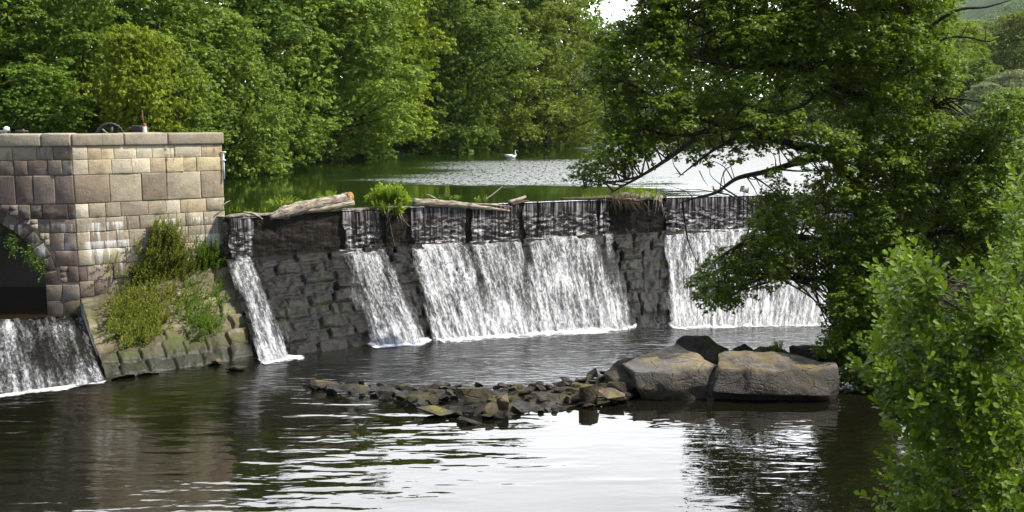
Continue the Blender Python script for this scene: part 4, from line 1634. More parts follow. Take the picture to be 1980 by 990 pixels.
def make_near_bush():
    poly = [(1990, 330), (1955, 395), (1945, 470), (1900, 520), (1850, 560), (1800, 580), (1770, 520), (1725, 500), (1700, 520), (1710, 600), (1680, 640), (1690, 690), (1670, 715), (1700, 745), (1725, 790), (1760, 830),
            (1790, 870), (1760, 890), (1725, 915), (1715, 960), (1720, 1020), (1990, 1020)]
    org = np.array([7.2, 14.0, 1.4])
    q = sample_poly(poly, 250)
    edge = [(1718, 495), (1735, 500), (1760, 512), (1698, 520), (1690, 560), (1676, 636), (1668, 712), (1684, 735), (1692, 700), (1700, 790), (1710, 810), (1745, 835), (1760, 880), (1708, 905), (1700, 950), (1945, 400),
            (1960, 370), (1980, 345), (1940, 440), (1800, 560), (1850, 540), (1880, 530), (1780, 540), (1970, 420), (1930, 500), (1715, 560), (1740, 560), (1700, 610), (1720, 640)]
    sh = []
    for px, py in list(q) + edge:
        Y = 12.0 + 3.8 * random.random() ** 1.5
        tip0 = at_y(px, py, Y)
        core = np.array([8.6 + random.uniform(-0.9, 1.0), 14.8 + random.uniform(-.8, .8), tip0[2] - random.uniform(0.2, 2.0)])
        d = unit(core - tip0)
        L = random.uniform(0.7, 1.2)
        root = tip0 + d * L + np.array([0, 0, -0.18])
        for k in range(random.choice((3, 4, 5))):
            tip = tip0 + RNG.normal(size=3) * np.array([0.09, 0.15, 0.13])
            m_ = root * 0.45 + tip * 0.55 + np.array([0, 0, -0.07 + random.uniform(-.05, .05)])
            sh.append([root, m_, tip + np.array([0, 0, 0.05])])
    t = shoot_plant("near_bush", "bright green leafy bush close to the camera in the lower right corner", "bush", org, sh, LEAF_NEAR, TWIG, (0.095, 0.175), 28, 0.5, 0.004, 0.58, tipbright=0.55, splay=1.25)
    # main stems
    mb = MB()
    for k in range(26):
        px, py = q[k * 9]
        tip = at_y(px, py, 14.2)
        P = smooth_path([org + [random.uniform(-.5, .5), random.uniform(-.4, .4), -0.9], (org + tip) / 2 + [0.3, 0.2, 0.2], tip], 6)
        mb.tube(P - org, np.linspace(0.035, 0.008, len(P)), 6)
    mb.build("main_stems", TWIG, t, smooth=True)


make_near_bush()


def cluster_shoots(px0, px1, py_base, py_top, Y0, Y1, n, droop=0.3, Lr=(0.35, 0.8)):
    sh = []
    for k in range(n):
        px = random.uniform(px0, px1)
        a = (px - px0) / (px1 - px0) * 2 - 1
        Y = random.uniform(Y0, Y1)
        top = py_base + (py_top - py_base) * random.uniform(0.35, 1.0) * math.sqrt(max(0.12, 1 - 0.8 * a * a))
        tip = at_y(px, top, Y)
        b = at_y(px0 + (px1 - px0) * (0.5 + a * 0.34), py_base, (Y0 + Y1) / 2)
        m_ = b * 0.45 + tip * 0.55 + np.array([0, 0, 0.08])
        sh.append([b, m_, tip])
    return sh


def lipY(px):
    return float(lip_at(np.array(float(px)))[1])


def lipP(px, off=0.0, z=ZP):
    p = lip_at(np.array(float(px))) + out_dir(np.array([float(px)]))[0] * off
    p = np.array(p, float)
    p[2] = z
    return p


# plants on the crest
def crest_plant(px0, px1, base, top, n, label, leaf=(0.09, 0.15), off=-0.2, span=0.5, mat=None):
    pm = (px0 + px1) / 2
    y = lipP(pm, off)[1]
    sh = cluster_shoots(px0, px1, base, top, y - 0.4, y + 0.5, n)
    org = lipP(pm, off, ZP)
    return shoot_plant("crest_plant", label, "plant", org, sh, mat or LEAF_CREST, TWIG, leaf, 36, span, 0.007, 0.40, group="plants growing on the weir crest")


crest_plant(705, 795, 398, 352, 120, "leafy bright green bush growing in the middle of the weir crest", (0.13, 0.21), -0.05, 0.7)
crest_plant(712, 790, 418, 372, 30, "lower shoots of green leaves drooping over the crest wall under the leafy bush", (0.12, 0.18), 0.25, 0.6)
crest_plant(516, 590, 401, 376, 42, "low bright green weeds beside the mud bank behind the pale log", (0.08, 0.13), -0.7)
crest_plant(612, 664, 392, 368, 30, "low bright green weeds just behind the upper end of the pale log", (0.08, 0.13), -0.7)
crest_plant(848, 893, 386, 374, 12, "small green plant behind the driftwood branch around the upright shoot", (0.07, 0.11), -0.4)
crest_plant(861, 872, 386, 344, 5, "single tall upright leafy shoot behind the driftwood branch", (0.07, 0.12), -0.4, 0.9)
crest_plant(917, 946, 391, 374, 10, "tiny yellow green plant beside the thin slanting twig", (0.07, 0.11), -0.2)
crest_plant(1196, 1276, 384, 362, 46, "bright green weeds crowning the root mass on the crest", (0.07, 0.12), -0.1)
crest_plant(1120, 1180, 386, 372, 18, "thin weeds along the crest left of the root mass", (0.06, 0.10), -0.3)


def grass_tuft(label, px0, px1, base, top, n, off, name="grass_tuft"):
    pm = (px0 + px1) / 2
    org = lipP(pm, off, ZP)
    V, Fs = [], []
    mb = MB()
    for k in range(n):
        px = random.uniform(px0, px1)
        Y = org[1] + random.uniform(-.4, .4)
        b = at_y(px, base + random.uniform(-2, 3), Y)
        h = random.uniform(0.4, 1.0) * (base - top) / 42.0
        lean = np.array([random.gauss(0, .25) * h, random.gauss(0, .2) * h, 0])
        w = 0.012
        p = [b, b + lean * 0.35 + [0, 0, h * 0.6], b + lean + [0, 0, h]]
        mb.add([p[0] + [-w, 0, 0] - org, p[0] + [w, 0, 0] - org, p[1] + [w * .8, 0, 0] - org, p[1] - [w * .8, 0, 0] - org, p[2] - org], [[0, 1, 2, 3], [3, 2, 4]], random.random())
    o = mb.build(name, LEAF_CREST)
    o.location = org
    tag(o, label, "grass", "grass on the weir crest", "stuff")


grass_tuft("tuft of long thin grass blades standing up from the root mass", 1200, 1275, 384, 348, 80, 0.0)
grass_tuft("sparse dry grass on the flat crest left of the root mass", 1115, 1190, 388, 370, 22, -0.1)
grass_tuft("short grass fringe on the mud beside the abutment", 440, 515, 408, 398, 25, -0.5)


# wall plants on the abutment
def wall_plant(poly, n, label, mat, leaf, flow=0):
    q = sample_poly(poly, n)
    sh = []
    P0 = np.array(poly).mean(0)

    def on_face(px, py, out):
        # ray against the (slightly offset) front face plane
        d = ray(px, py)
        o = np.array([0, 0, CZ])
        pl = np.array([CA[0], CA[1]]) + FN * out
        tt = np.dot(pl - o[:2], FN) / np.dot(d[:2], FN)
        t2 = np.dot(APRON[0] + APRON[1] * (out * 0.6 + 0.1) - o, APRON[1]) / np.dot(d, APRON[1])
        if t2 > 0:
            tt = min(tt, t2)
        return o + d * tt
    nv = np.array([FN[0], FN[1], 0.25])
    for px, py in q:
        b = on_face(px + random.gauss(0, 13), py + random.uniform(0, 34), 0.02)
        tip = b + nv * random.uniform(0.1, 0.8) ** 1.3 + np.array([random.uniform(-.15, .15), 0, random.uniform(0.25, 0.65)])
        m_ = (b + tip) / 2 + nv * random.uniform(0.02, 0.12)
        sh.append([b, m_, tip])
    org = on_face(P0[0], P0[1], 0.05)
    return shoot_plant("wall_plant", label, "plant", org, sh, mat, TWIG, leaf, 30, 0.7, 0.006, 0.36, group="plants growing on the abutment")


wall_plant([(300, 428), (345, 440), (355, 480), (350, 540), (330, 600), (270, 650), (225, 640), (208, 600), (235, 570), (270, 530), (272, 480)], 950,
           "tall yellow green climbing plant in the middle of the abutment face", LEAF_WALL, (0.09, 0.17))
wall_plant([(395, 462), (425, 470), (440, 520), (432, 580), (415, 620), (385, 640), (350, 600), (360, 540), (380, 500)], 560,
           "greener leafy plant at the right edge of the abutment above the apron", LEAF_NEAR, (0.09, 0.16))
wall_plant([(215, 500), (240, 495), (240, 540), (215, 530)], 10, "small sprig on the lime streaked blocks left of the tall climbing plant", LEAF_WALL, (0.07, 0.12))


def arch_ivy():
    sh = []
    for k in range(46):
        px, py = random.uniform(-30, 82), 0
        py = np.interp(px, [-30, 0, 40, 82], [440, 452, 482, 512]) + random.uniform(-4, 26)
        tip = at_y(px, py + random.uniform(0, 22), 37.55)
        b = tip + np.array([random.uniform(-.2, .2), 0.25, random.uniform(0.25, 0.5)])
        sh.append([b, (b + tip) / 2 + np.array([0, -0.1, 0]), tip])
    shoot_plant("wall_plant", "dark green creeper hanging over the rim of the arch", "plant", at_y(40, 480, 37.6), sh, LEAF_D, TWIG, (0.09, 0.16), 26, 0.6, 0.006, 0.45, group="plants growing on the abutment")


arch_ivy()


# ------------------------------------------------------------------ driftwood, roots and mud on the crest
def log_mesh(name, label, pts, radii, mat=None, cat="log", cut=None, forks=()):
    P = smooth_path(pts, 8)
    org = P[len(P) // 2].copy()
    d = unit(P[-1] - P[0])
    t = thing(name, label, cat, org)
    # local x axis along the log so the grain runs along it
    ang = math.atan2(d[1], d[0])
    elev = math.asin(d[2])
    M = Matrix.Rotation(ang, 3, "Z") @ Matrix.Rotation(-elev, 3, "Y")
    Mi = np.array(M.inverted())
    t.rotation_euler = M.to_euler()
    mb = MB()
    rr = np.interp(np.linspace(0, 1, len(P)), np.linspace(0, 1, len(radii)), radii)
    rr = rr * np.array([1 + 0.22 * mnoise.noise((i * 0.35, len(P) * 1.7, 0)) + random.uniform(-.04, .04) for i in range(len(P))])
    mb.tube((P - org) @ Mi.T, rr, 12, wob=0.22)
    for f in forks:
        Q = smooth_path(f[0], 5)
        mb.tube((Q - org) @ Mi.T, np.linspace(f[1], f[2], len(Q)), 6, wob=0.2)
    mb.build("stem", mat or DRIFT, t, smooth=False)
    if cut is not None:
        m2 = MB()
        e = (P[-1] - org) @ Mi.T
        m2.tube([e + [0.003, 0, 0], e + [0.05, 0, 0]], [cut, cut * 0.94], 14)
        m2.build("cut_end", CUT_END, t)
    return t


def cp(px, py, off=0.0):
    """a point over the crest"""
    return at_y(px, py, lipP(px, off)[1])


log_mesh("driftwood_log", "thick pale barkless log stranded at a slant on the weir crest", [cp(522, 420, 0.15), cp(560, 408, 0.1), cp(610, 396, 0), cp(676, 384, -0.25)], [0.13, 0.26, 0.27, 0.25, 0.2],
         forks=[([cp(560, 408, .1), cp(620, 404, .12), cp(684, 392, 0)], 0.16, 0.12)])
log_mesh("sawn_log_end", "short log with a round orange sawn end beside the pale log", [cp(655, 386, -0.75), cp(666, 383, -0.45), cp(677, 380, -0.1)], [0.19, 0.2, 0.2], cut=0.205)
log_mesh("driftwood_branch", "long thin grey driftwood branch lying along the crest", [cp(798, 392, 0.05), cp(850, 393, 0.1), cp(910, 398, 0.12), cp(985, 408, 0.14)], [0.20, 0.16, 0.13, 0.04],
         forks=[([cp(850, 392, .05), cp(838, 382, 0), cp(824, 376, -0.05)], 0.07, 0.03), ([cp(900, 395, .1), cp(950, 396, .15), cp(990, 400, .2)], 0.08, 0.02)])
log_mesh("driftwood_stick", "short broken plank like stick right of the driftwood branch", [cp(984, 391, 0), cp(1004, 386, -0.05), cp(1016, 380, -0.1)], [0.09, 0.1, 0.06], cat="stick")
log_mesh("driftwood_stick", "thin bare twig slanting up out of the pond above the driftwood branch", [cp(938, 386, -0.2), cp(955, 374, -0.25), cp(972, 360, -0.3)], [0.035, 0.025, 0.012], cat="stick")
log_mesh("driftwood_stick", "thin dark stick lying across the crest under the broken stick", [cp(990, 396, 0.1), cp(1010, 390, 0.1), cp(1022, 388, 0.0)], [0.05, 0.05, 0.03], TWIG, cat="stick")
log_mesh("driftwood_stick", "flat brown branch along the crest left of the root mass", [cp(1085, 384, 0.05), cp(1130, 384, 0.1), cp(1180, 382, 0.1), cp(1230, 380, 0.1)], [0.05, 0.08, 0.09, 0.06], TWIG, cat="stick")
log_mesh("driftwood_stick", "pale twig sticking up beside the abutment corner", [cp(430, 398, -0.4), cp(437, 392, -0.4), cp(445, 388, -0.45)], [0.03, 0.025, 0.012], cat="stick")
log_mesh("driftwood_stick", "bent dead branch lying over the dark crest wall left of the pale log", [cp(470, 410, 0.1), cp(490, 414, 0.12), cp(508, 424, 0.16)], [0.03, 0.05, 0.03], cat="stick")


def mound(name, label, cat, px0, px1, off, h, width, mat):
    n, k = 40, 12
    px = np.linspace(px0, px1, n)
    V = []
    org = lipP((px0 + px1) / 2, off, ZP)
    for i, p in enumerate(px):
        c = lipP(p, off, ZP - 0.06)
        od = out_dir(np.array([p]))[0]
        e = math.sin(math.pi * i / (n - 1)) ** 0.4
        for j in range(k):
            a = math.pi * j / (k - 1)
            r = 1 + 0.5 * (mnoise.noise((p * 0.05, j * 0.7, 3)) )
            V.append(c + od * math.cos(a) * width * e * r + np.array([0, 0, h * e * r * math.sin(a)]) - org)
    o = link(name, grid_mesh(name, np.array(V), n, k), mat, None, True)
    o.location = org
    tag(o, label, cat)


MUD = simple_mat("debris_mud", (0.09, 0.075, 0.055), (0.22, 0.19, 0.15), 0.9, 5, 0.9)
mound("mud_bank", "flat grey bank of mud and debris between the abutment and the pale log", "mud", 436, 535, -0.45, 0.14, 0.55, MUD)
mound("mud_bank", "strip of mud under the leafy crest bush", "mud", 640, 815, -0.35, 0.12, 0.4, MUD)
mound("mud_bank", "earthy root clod on the crest right of the brown branch", "mud", 1170, 1285, -0.1, 0.32, 0.4, MUD)


def roots(name, label, px0, px1, y0, y1, n, off=0.15, thick=0.02):
    mb = MB()
    org = lipP((px0 + px1) / 2, off, ZP)
    for k in range(n):
        px = random.uniform(px0, px1)
        Yb = lipP(px, off)[1]
        ln = random.uniform(0.3, 1.0) ** 1.3
        ye = y0 + (y1 - y0) * ln
        dx = random.gauss(0, 14) * ln
        pts = [at_y(px - dx * .2, y0 + random.uniform(-6, 4), Yb + 0.1), at_y(px + dx * 0.3, y0 + (ye - y0) * 0.45, Yb - 0.12), at_y(px + dx, ye, Yb - 0.05)]
        P = smooth_path(pts, 4) - org
        mb.tube(P, np.linspace(thick * random.uniform(.6, 1.2), thick * 0.3, len(P)), 5)
    o = mb.build(name, TWIG if n > 50 else DRIFT, None, True)
    o.location = org
    tag(o, label, "roots")


roots("root_mass", "tangled brown root mass hanging over the dark crest wall", 1184, 1240, 380, 416, 170, 0.2, 0.030)
roots("hanging_roots", "few long pale roots trailing down right of the tangled root mass", 1235, 1280, 384, 445, 9, 0.2, 0.026)
roots("hanging_roots", "thin pale roots dangling below the leafy crest bush", 742, 775, 408, 445, 9, 0.2, 0.024)
log_mesh("hanging_vine", "single long thin root hanging from the leafy bush down to the masonry", [cp(752, 420, 0.15), cp(757, 450, 0.2), cp(764, 478, 0.3), cp(770, 500, 0.5)], [0.035, 0.03, 0.025, 0.015], TWIG, "root")


# ------------------------------------------------------------------ rocks
def hull_rock(size, seed, npts=16, bevel=0.12, disp=0.03, sub=1, pts=None):
    rs = random.Random(seed)
    bm = bmesh.new()
    if pts is None:
        for k in range(npts):
            v = Vector((rs.gauss(0, 1), rs.gauss(0, 1), rs.gauss(0, 1)))
            v.normalize()
            m_ = max(abs(v.x), abs(v.y), abs(v.z))
            v = v / (m_ ** 0.55)
            bm.verts.new((v.x * size[0] * .5, v.y * size[1] * .5, v.z * size[2] * .5))
    else:
        for p in pts:
            bm.verts.new(tuple(float(c) for c in p))
    r = bmesh.ops.convex_hull(bm, input=bm.verts[:])
    bmesh.ops.delete(bm, geom=list(set(g for g in r["geom_interior"] + r["geom_unused"] if isinstance(g, bmesh.types.BMVert))), context="VERTS")
    bmesh.ops.dissolve_limit(bm, angle_limit=R(12), verts=bm.verts[:], edges=bm.edges[:])
    bmesh.ops.bevel(bm, geom=bm.edges[:], offset=bevel * min(size), segments=2, profile=0.6, affect="EDGES")
    bmesh.ops.triangulate(bm, faces=bm.faces[:])
    if sub:
        for _ in range(sub):
            bmesh.ops.subdivide_edges(bm, edges=[e for e in bm.edges if e.calc_length() > min(size) * 0.10], cuts=1)
            bmesh.ops.triangulate(bm, faces=bm.faces[:])
    for v in bm.verts:
        n = mnoise.fractal(v.co * (1.6 / max(size) * 2.2) + Vector((seed * 3.1, 0, 0)), 0.9, 2.0, 4)
        v.co += v.co.normalized() * n * disp * max(size)
    me = bpy.data.meshes.new("rock")
    bm.to_mesh(me)
    bm.free()
    return me


ROCKMESH = [hull_rock((1, 0.85, 0.75), 40 + k, 9 + k % 5, 0.022, 0.035, 1) for k in range(9)]
for m_ in ROCKMESH:
    m_.materials.append(ROCK)

# outline of the rubble spit in the photograph
SPIT = [(592, 742), (640, 738), (720, 742), (790, 752), (870, 752), (960, 752), (1040, 748), (1110, 738), (1165, 722), (1195, 728), (1235, 752), (1228, 778), (1180, 786), (1120, 790), (1060, 800), (1000, 806), (950, 812),
        (900, 808), (840, 802), (820, 790), (760, 776), (690, 768), (620, 762), (596, 756)]
n_rocks = 0


def put_rock(px, py, sz, label, mat=None, sc=(1, 1, 0.75), rz=None, lift=0.28, group=None, mesh=None, tilt=0.25):
    p = at_z(px, py, 0.0)
    o = bpy.data.objects.new("rock", mesh or random.choice(ROCKMESH))
    COL.objects.link(o)
    s = sz
    o.scale = (s * sc[0], s * sc[1], s * sc[2])
    o.location = (p[0], p[1], s * sc[2] * lift)
    o.rotation_euler = (random.uniform(-tilt, tilt), random.uniform(-tilt, tilt), random.uniform(0, 6.28) if rz is None else rz)
    if mat:
        o.material_slots[0].link = "OBJECT"
        o.material_slots[0].material = mat
    tag(o, label, "rock", group)
    return o


q = sample_poly(SPIT, 2500)
placed = []
for px, py in q:
    core = 0.55 if px < 780 else 1.0
    sz = random.choice([0.18, 0.22, 0.28, 0.34, 0.42, 0.5]) * (0.75 + 0.35 * core)
    p = at_z(px, py, 0)[:2]
    if any(np.linalg.norm(p - a) < 0.31 * (sz + b) for a, b in placed):
        continue
    placed.append((p, sz))
    edgey = min(abs(py - 745), abs(py - 800))
    lift = 0.16 if edgey < 10 else 0.36
    put_rock(px, py, sz, "dark wet angular stone in the rubble spit below the weir", None, (random.uniform(.9, 1.25), random.uniform(.8, 1.1), random.uniform(.55, .85)), lift=lift,
             group="stones of the rubble spit")
    n_rocks += 1
    if n_rocks >= 218:
        break
print("rocks", n_rocks)
def gravel_bed():
    P = np.array([at_z(px, py, 0.0)[:2] for px, py in SPIT])
    lo, hi = P.min(0) - 0.3, P.max(0) + 0.3
    nu, nv = 110, 60
    X, Y = np.meshgrid(np.linspace(lo[0], hi[0], nu), np.linspace(lo[1], hi[1], nv), indexing="ij")
    best = np.full(X.shape, 1e9)
    for a, b in zip(P, np.roll(P, -1, 0)):
        d = b - a
        t = np.clip(((X - a[0]) * d[0] + (Y - a[1]) * d[1]) / np.dot(d, d), 0, 1)
        best = np.minimum(best, np.hypot(X - a[0] - t * d[0], Y - a[1] - t * d[1]))
    ins = in_poly(X.copy(), Y.copy(), [tuple(p) for p in P])
    sd = np.where(ins, best, -best)
    Z = -0.12 + 0.30 * sstep(-0.1, 0.9, sd) + 0.22 * (fbm(X * 4, Y * 4, 3) - 0.5)
    o = link("gravel_bed", grid_mesh("gravel_bed", np.stack([X, Y, Z], -1).reshape(-1, 3), nu, nv), ROCK)
    tag(o, "dark wet gravel between the stones of the rubble spit", "gravel", kind="stuff")


gravel_bed()
# second layer on the thick part
for k in range(70):
    px = random.uniform(850, 1190)
    py = random.uniform(755, 785) - (px > 1080) * 12
    o = put_rock(px, py, random.uniform(0.24, 0.46), "dark wet angular stone in the rubble spit below the weir", None, (1.1, 0.9, 0.7), lift=0.8, group="stones of the rubble spit")
put_rock(918, 790, 0.95, "low flat stone with a bright yellow moss cap in the rubble spit", ROCK_MOSSY, (1.25, 0.9, 0.6), 0.1, 0.75)
put_rock(978, 798, 0.6, "upright tan stone leaning in the middle of the rubble spit", ROCK_TAN, (0.9, 0.75, 1.1), 0.4, 0.5, mesh=ROCKMESH[4])
put_rock(948, 806, 0.6, "brown grey stone between the mossy flat stone and the upright tan one", ROCK_TAN, (0.9, 0.7, 0.9), 0.9, 0.4)
put_rock(1178, 783, 0.85, "smooth brown block at the right end of the rubble spit", ROCK_TAN, (1.1, 0.8, 0.7), -0.5, 0.5)
put_rock(1140, 782, 0.75, "dark pointed stone with a mossy tip right of the middle of the spit", ROCK_MOSSY, (0.9, 0.8, 1.1), 0.2, 0.4)
put_rock(842, 806, 0.9, "dark mossy flat stone at the front left edge of the thick rubble", ROCK_MOSSY, (1.3, 0.9, 0.5), 0.2, 0.3)
put_rock(1205, 768, 0.9, "rounded grey stone lying against the large pale boulder", ROCK, (1.2, 0.8, 0.6), -0.4, 0.5)
put_rock(628, 752, 0.75, "brown flat stone at the far left tip of the rubble spit", ROCK_TAN, (1.3, 0.8, 0.45), 0.1, 0.45)
put_rock(915, 818, 0.7, "dark stone almost under water in front of the rubble spit", ROCK, (1.5, 0.6, 0.35), 0.0, 0.1)
put_rock(420, 706, 0.45, "brown cobble at the foot of the sloping apron", ROCK_TAN, (1, .8, .7), 0, 0.4)
put_rock(458, 716, 0.55, "dark low stone in the water beside the narrow waterfall", ROCK, (1.3, .8, .5), 0, 0.25)


def boulder(label, pts, mat, seed, bevel=0.035, disp=0.040):
    """pts: (px, py, Y, z?) corners in the place"""
    P = np.array(pts, float)
    org = P.mean(0)
    org[2] = 0
    L = P - org
    sz = L.max(0) - L.min(0)
    me = hull_rock(tuple(sz), seed, bevel=bevel, disp=disp, sub=3, pts=L)
    me.materials.append(mat)
    me.polygons.foreach_set("use_smooth", np.ones(len(me.polygons), dtype=bool))
    o = bpy.data.objects.new("boulder", me)
    COL.objects.link(o)
    o.location = org
    tag(o, label, "boulder", "large boulders by the right bank")
    return o


def Yp(px, py, Y):
    return at_y(px, py, Y)


# pale left boulder: big sloping top
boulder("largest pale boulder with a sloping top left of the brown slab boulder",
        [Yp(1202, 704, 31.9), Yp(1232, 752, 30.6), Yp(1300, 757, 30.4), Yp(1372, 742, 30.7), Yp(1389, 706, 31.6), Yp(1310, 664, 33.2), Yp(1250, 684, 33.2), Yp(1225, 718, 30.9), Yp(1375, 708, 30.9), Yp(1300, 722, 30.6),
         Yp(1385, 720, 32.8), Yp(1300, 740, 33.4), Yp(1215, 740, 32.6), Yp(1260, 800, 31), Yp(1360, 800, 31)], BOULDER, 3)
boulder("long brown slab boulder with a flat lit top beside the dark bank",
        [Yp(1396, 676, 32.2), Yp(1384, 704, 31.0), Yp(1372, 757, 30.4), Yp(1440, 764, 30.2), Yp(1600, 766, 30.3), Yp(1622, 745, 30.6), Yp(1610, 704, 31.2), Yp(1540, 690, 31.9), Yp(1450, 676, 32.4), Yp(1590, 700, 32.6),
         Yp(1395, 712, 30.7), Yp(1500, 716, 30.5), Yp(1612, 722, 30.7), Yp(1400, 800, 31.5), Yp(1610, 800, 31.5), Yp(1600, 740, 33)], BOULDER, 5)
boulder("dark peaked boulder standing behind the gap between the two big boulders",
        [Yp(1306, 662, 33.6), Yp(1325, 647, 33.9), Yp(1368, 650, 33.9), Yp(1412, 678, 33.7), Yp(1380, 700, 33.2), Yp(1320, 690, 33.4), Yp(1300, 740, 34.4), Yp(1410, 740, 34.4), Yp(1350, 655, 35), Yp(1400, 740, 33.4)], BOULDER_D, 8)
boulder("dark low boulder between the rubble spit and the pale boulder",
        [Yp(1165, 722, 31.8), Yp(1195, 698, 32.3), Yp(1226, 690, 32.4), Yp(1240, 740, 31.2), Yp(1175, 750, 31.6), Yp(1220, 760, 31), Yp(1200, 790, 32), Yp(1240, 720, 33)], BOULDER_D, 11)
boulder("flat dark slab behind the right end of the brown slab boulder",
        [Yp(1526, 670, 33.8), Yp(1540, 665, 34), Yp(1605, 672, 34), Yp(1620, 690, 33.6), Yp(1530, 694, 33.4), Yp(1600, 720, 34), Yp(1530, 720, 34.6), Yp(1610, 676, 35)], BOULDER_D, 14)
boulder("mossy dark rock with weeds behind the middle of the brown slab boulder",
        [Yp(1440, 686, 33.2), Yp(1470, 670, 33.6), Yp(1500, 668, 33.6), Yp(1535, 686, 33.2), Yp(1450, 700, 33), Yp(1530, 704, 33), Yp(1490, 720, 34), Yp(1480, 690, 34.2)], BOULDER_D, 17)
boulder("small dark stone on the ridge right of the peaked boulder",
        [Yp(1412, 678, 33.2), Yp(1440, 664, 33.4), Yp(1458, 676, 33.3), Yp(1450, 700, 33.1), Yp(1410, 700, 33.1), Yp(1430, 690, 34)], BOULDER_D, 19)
b = at_y(1500, 676, 33.3)
sh = cluster_shoots(1485, 1522, 680, 652, 33.1, 33.6, 22)
shoot_plant("waterside_plant", "small bright green plant growing on the mossy rock", "plant", b, sh, LEAF_CREST, TWIG, (0.07, 0.12), 34, 0.5, 0.006, 0.4, group="weeds between the boulders")
sh = cluster_shoots(1466, 1484, 684, 668, 33.1, 33.5, 7)
shoot_plant("waterside_plant", "tiny sprig left of the plant on the mossy rock", "plant", at_y(1475, 682, 33.3), sh, LEAF_CREST, TWIG, (0.05, 0.09), 30, 0.4, 0.006, 0.4, group="weeds between the boulders")


# ------------------------------------------------------------------ sluice gear behind the coping
def gear_wheel():
    c = at_y(213, 264, 43.5)
    t = thing("gear_wheel", "large dark cast iron gear wheel standing behind the coping", "gear wheel", c)
    t.rotation_euler = (0, 0, R(28))
    ro, ri, th = 0.56, 0.46, 0.06
    mb = MB()
    n = 48
    V, Fs = [], []
    for k in range(n):
        a = 2 * math.pi * k / n
        rr = ro + (0.05 if k % 2 else 0)
        for r in (ri, rr):
            for y in (-th, th):
                V.append([r * math.cos(a), y, r * math.sin(a)])
    for k in range(n):
        a, b = 4 * k, 4 * ((k + 1) % n)
        Fs += [[a, b, b + 1, a + 1], [a + 2, a + 3, b + 3, b + 2], [a, a + 2, b + 2, b], [a + 1, b + 1, b + 3, a + 3]]
    mb.add(V, Fs)
    mb.build("toothed_rim", BLACK_METAL, t)
    for k in range(6):
        a = math.pi * k / 3 + 0.25
        m2 = MB()
        m2.tube([(0.1 * math.cos(a), 0, 0.1 * math.sin(a)), (0.52 * math.cos(a), 0, 0.52 * math.sin(a))], [0.055, 0.04], 6)
        m2.build("spoke", GREY_METAL, t)
    m3 = MB()
    m3.tube([(0, -0.16, 0), (0, 0.16, 0)], [0.12, 0.12], 12)
    m3.build("hub", BLACK_METAL, t)
    m4 = MB()
    m4.box((0, 0.28, -0.35), (0.3, 0.2, 0.8))
    m4.build("stand", BLACK_METAL, t, bevel=0.02)


gear_wheel()


def winch():
    c = at_y(268, 262, 42.6)
    t = thing("sluice_winch", "dark sluice winch housing with a red lever and a white painted post", "winch", c)
    m = MB(); m.box((-0.02, 0, 0.22), (0.42, 0.4, 0.36)); m.build("housing", BLACK_METAL, t, bevel=0.04)
    m = MB(); m.box((-0.28, 0, 0.30), (0.22, 0.12, 0.08)); m.build("bracket", RUST, t, bevel=0.015)
    m = MB(); m.tube([(0.30, -0.1, -0.1), (0.30, -0.1, 0.36)], [0.09, 0.09], 10); m.build("post", WHITE_METAL, t, bevel=0.01)
    m = MB(); m.tube([(0.30, -0.1, 0.36), (0.30, -0.1, 0.44), (0.30, -0.1, 0.50)], [0.07, 0.08, 0.03], 10); m.build("post_cap", RUST, t)
    m = MB(); m.tube([(0.24, 0, 0.4), (0.20, 0, 0.75), (0.19, 0, 1.02)], [0.03, 0.025, 0.02], 6); m.build("lever", RUST, t)
    m = MB(); m.box((0.34, -0.1, 0.04), (0.2, 0.24, 0.2)); m.build("post_foot", RED_METAL, t, bevel=0.02)
    m = MB(); m.box((-1.75, 0.3, 0.03), (0.5, 0.4, 0.1))


winch()


def small_gear(px, label, white):
    c = at_y(px, 266, 40.2)
    t = thing("paddle_gear", label, "sluice gear", c, "sluice posts on the abutment")
    m = MB(); m.box((0, 0, 0.14), (0.34, 0.34, 0.28)); m.build("housing", GREY_METAL if white else BLACK_METAL, t, bevel=0.04)
    m = MB(); m.tube([(-0.22, 0, 0.22), (0.24, 0, 0.22)], [0.06, 0.06], 10); m.build("spindle", BLACK_METAL, t)
    m = MB(); m.box((0.12, -0.1, 0.0), (0.16, 0.26, 0.24)); m.build("base", RUST if white else RED_METAL, t, bevel=0.02)
    if white:
        m = MB(); m.tube([(0.14, -0.05, 0.24), (0.14, -0.05, 0.28), (0.14, -0.05, 0.38), (0.14, -0.05, 0.43)], [0.03, 0.11, 0.11, 0.03], 12); m.build("knob", WHITE_METAL, t, smooth=True)
    else:
        m = MB(); m.tube([(0.1, -0.05, 0.26), (0.1, -0.05, 0.33)], [0.05, 0.03], 8); m.build("knob", RUST, t, smooth=True)


small_gear(8, "grey sluice gear box with a white knob at the left edge of the photo", True)
small_gear(42, "black sluice gear box with a red base behind the left coping", False)


def wall_pipe():
    p = at_y(432, 300, CB[1] - 0.05)
    t = thing("wall_bracket", "white metal bracket and pipe fixed to the right corner of the abutment", "bracket", p)
    m = MB(); m.tube([(0, 0, 0.12), (0.0, 0, -0.95)], [0.03, 0.03], 8); m.build("pipe", WHITE_METAL, t)
    m = MB(); m.box((0, 0, 0.12), (0.2, 0.08, 0.05)); m.build("upper_clamp", WHITE_METAL, t)
    m = MB(); m.box((0, 0, -0.2), (0.16, 0.08, 0.05)); m.build("lower_clamp", WHITE_METAL, t)


wall_pipe()


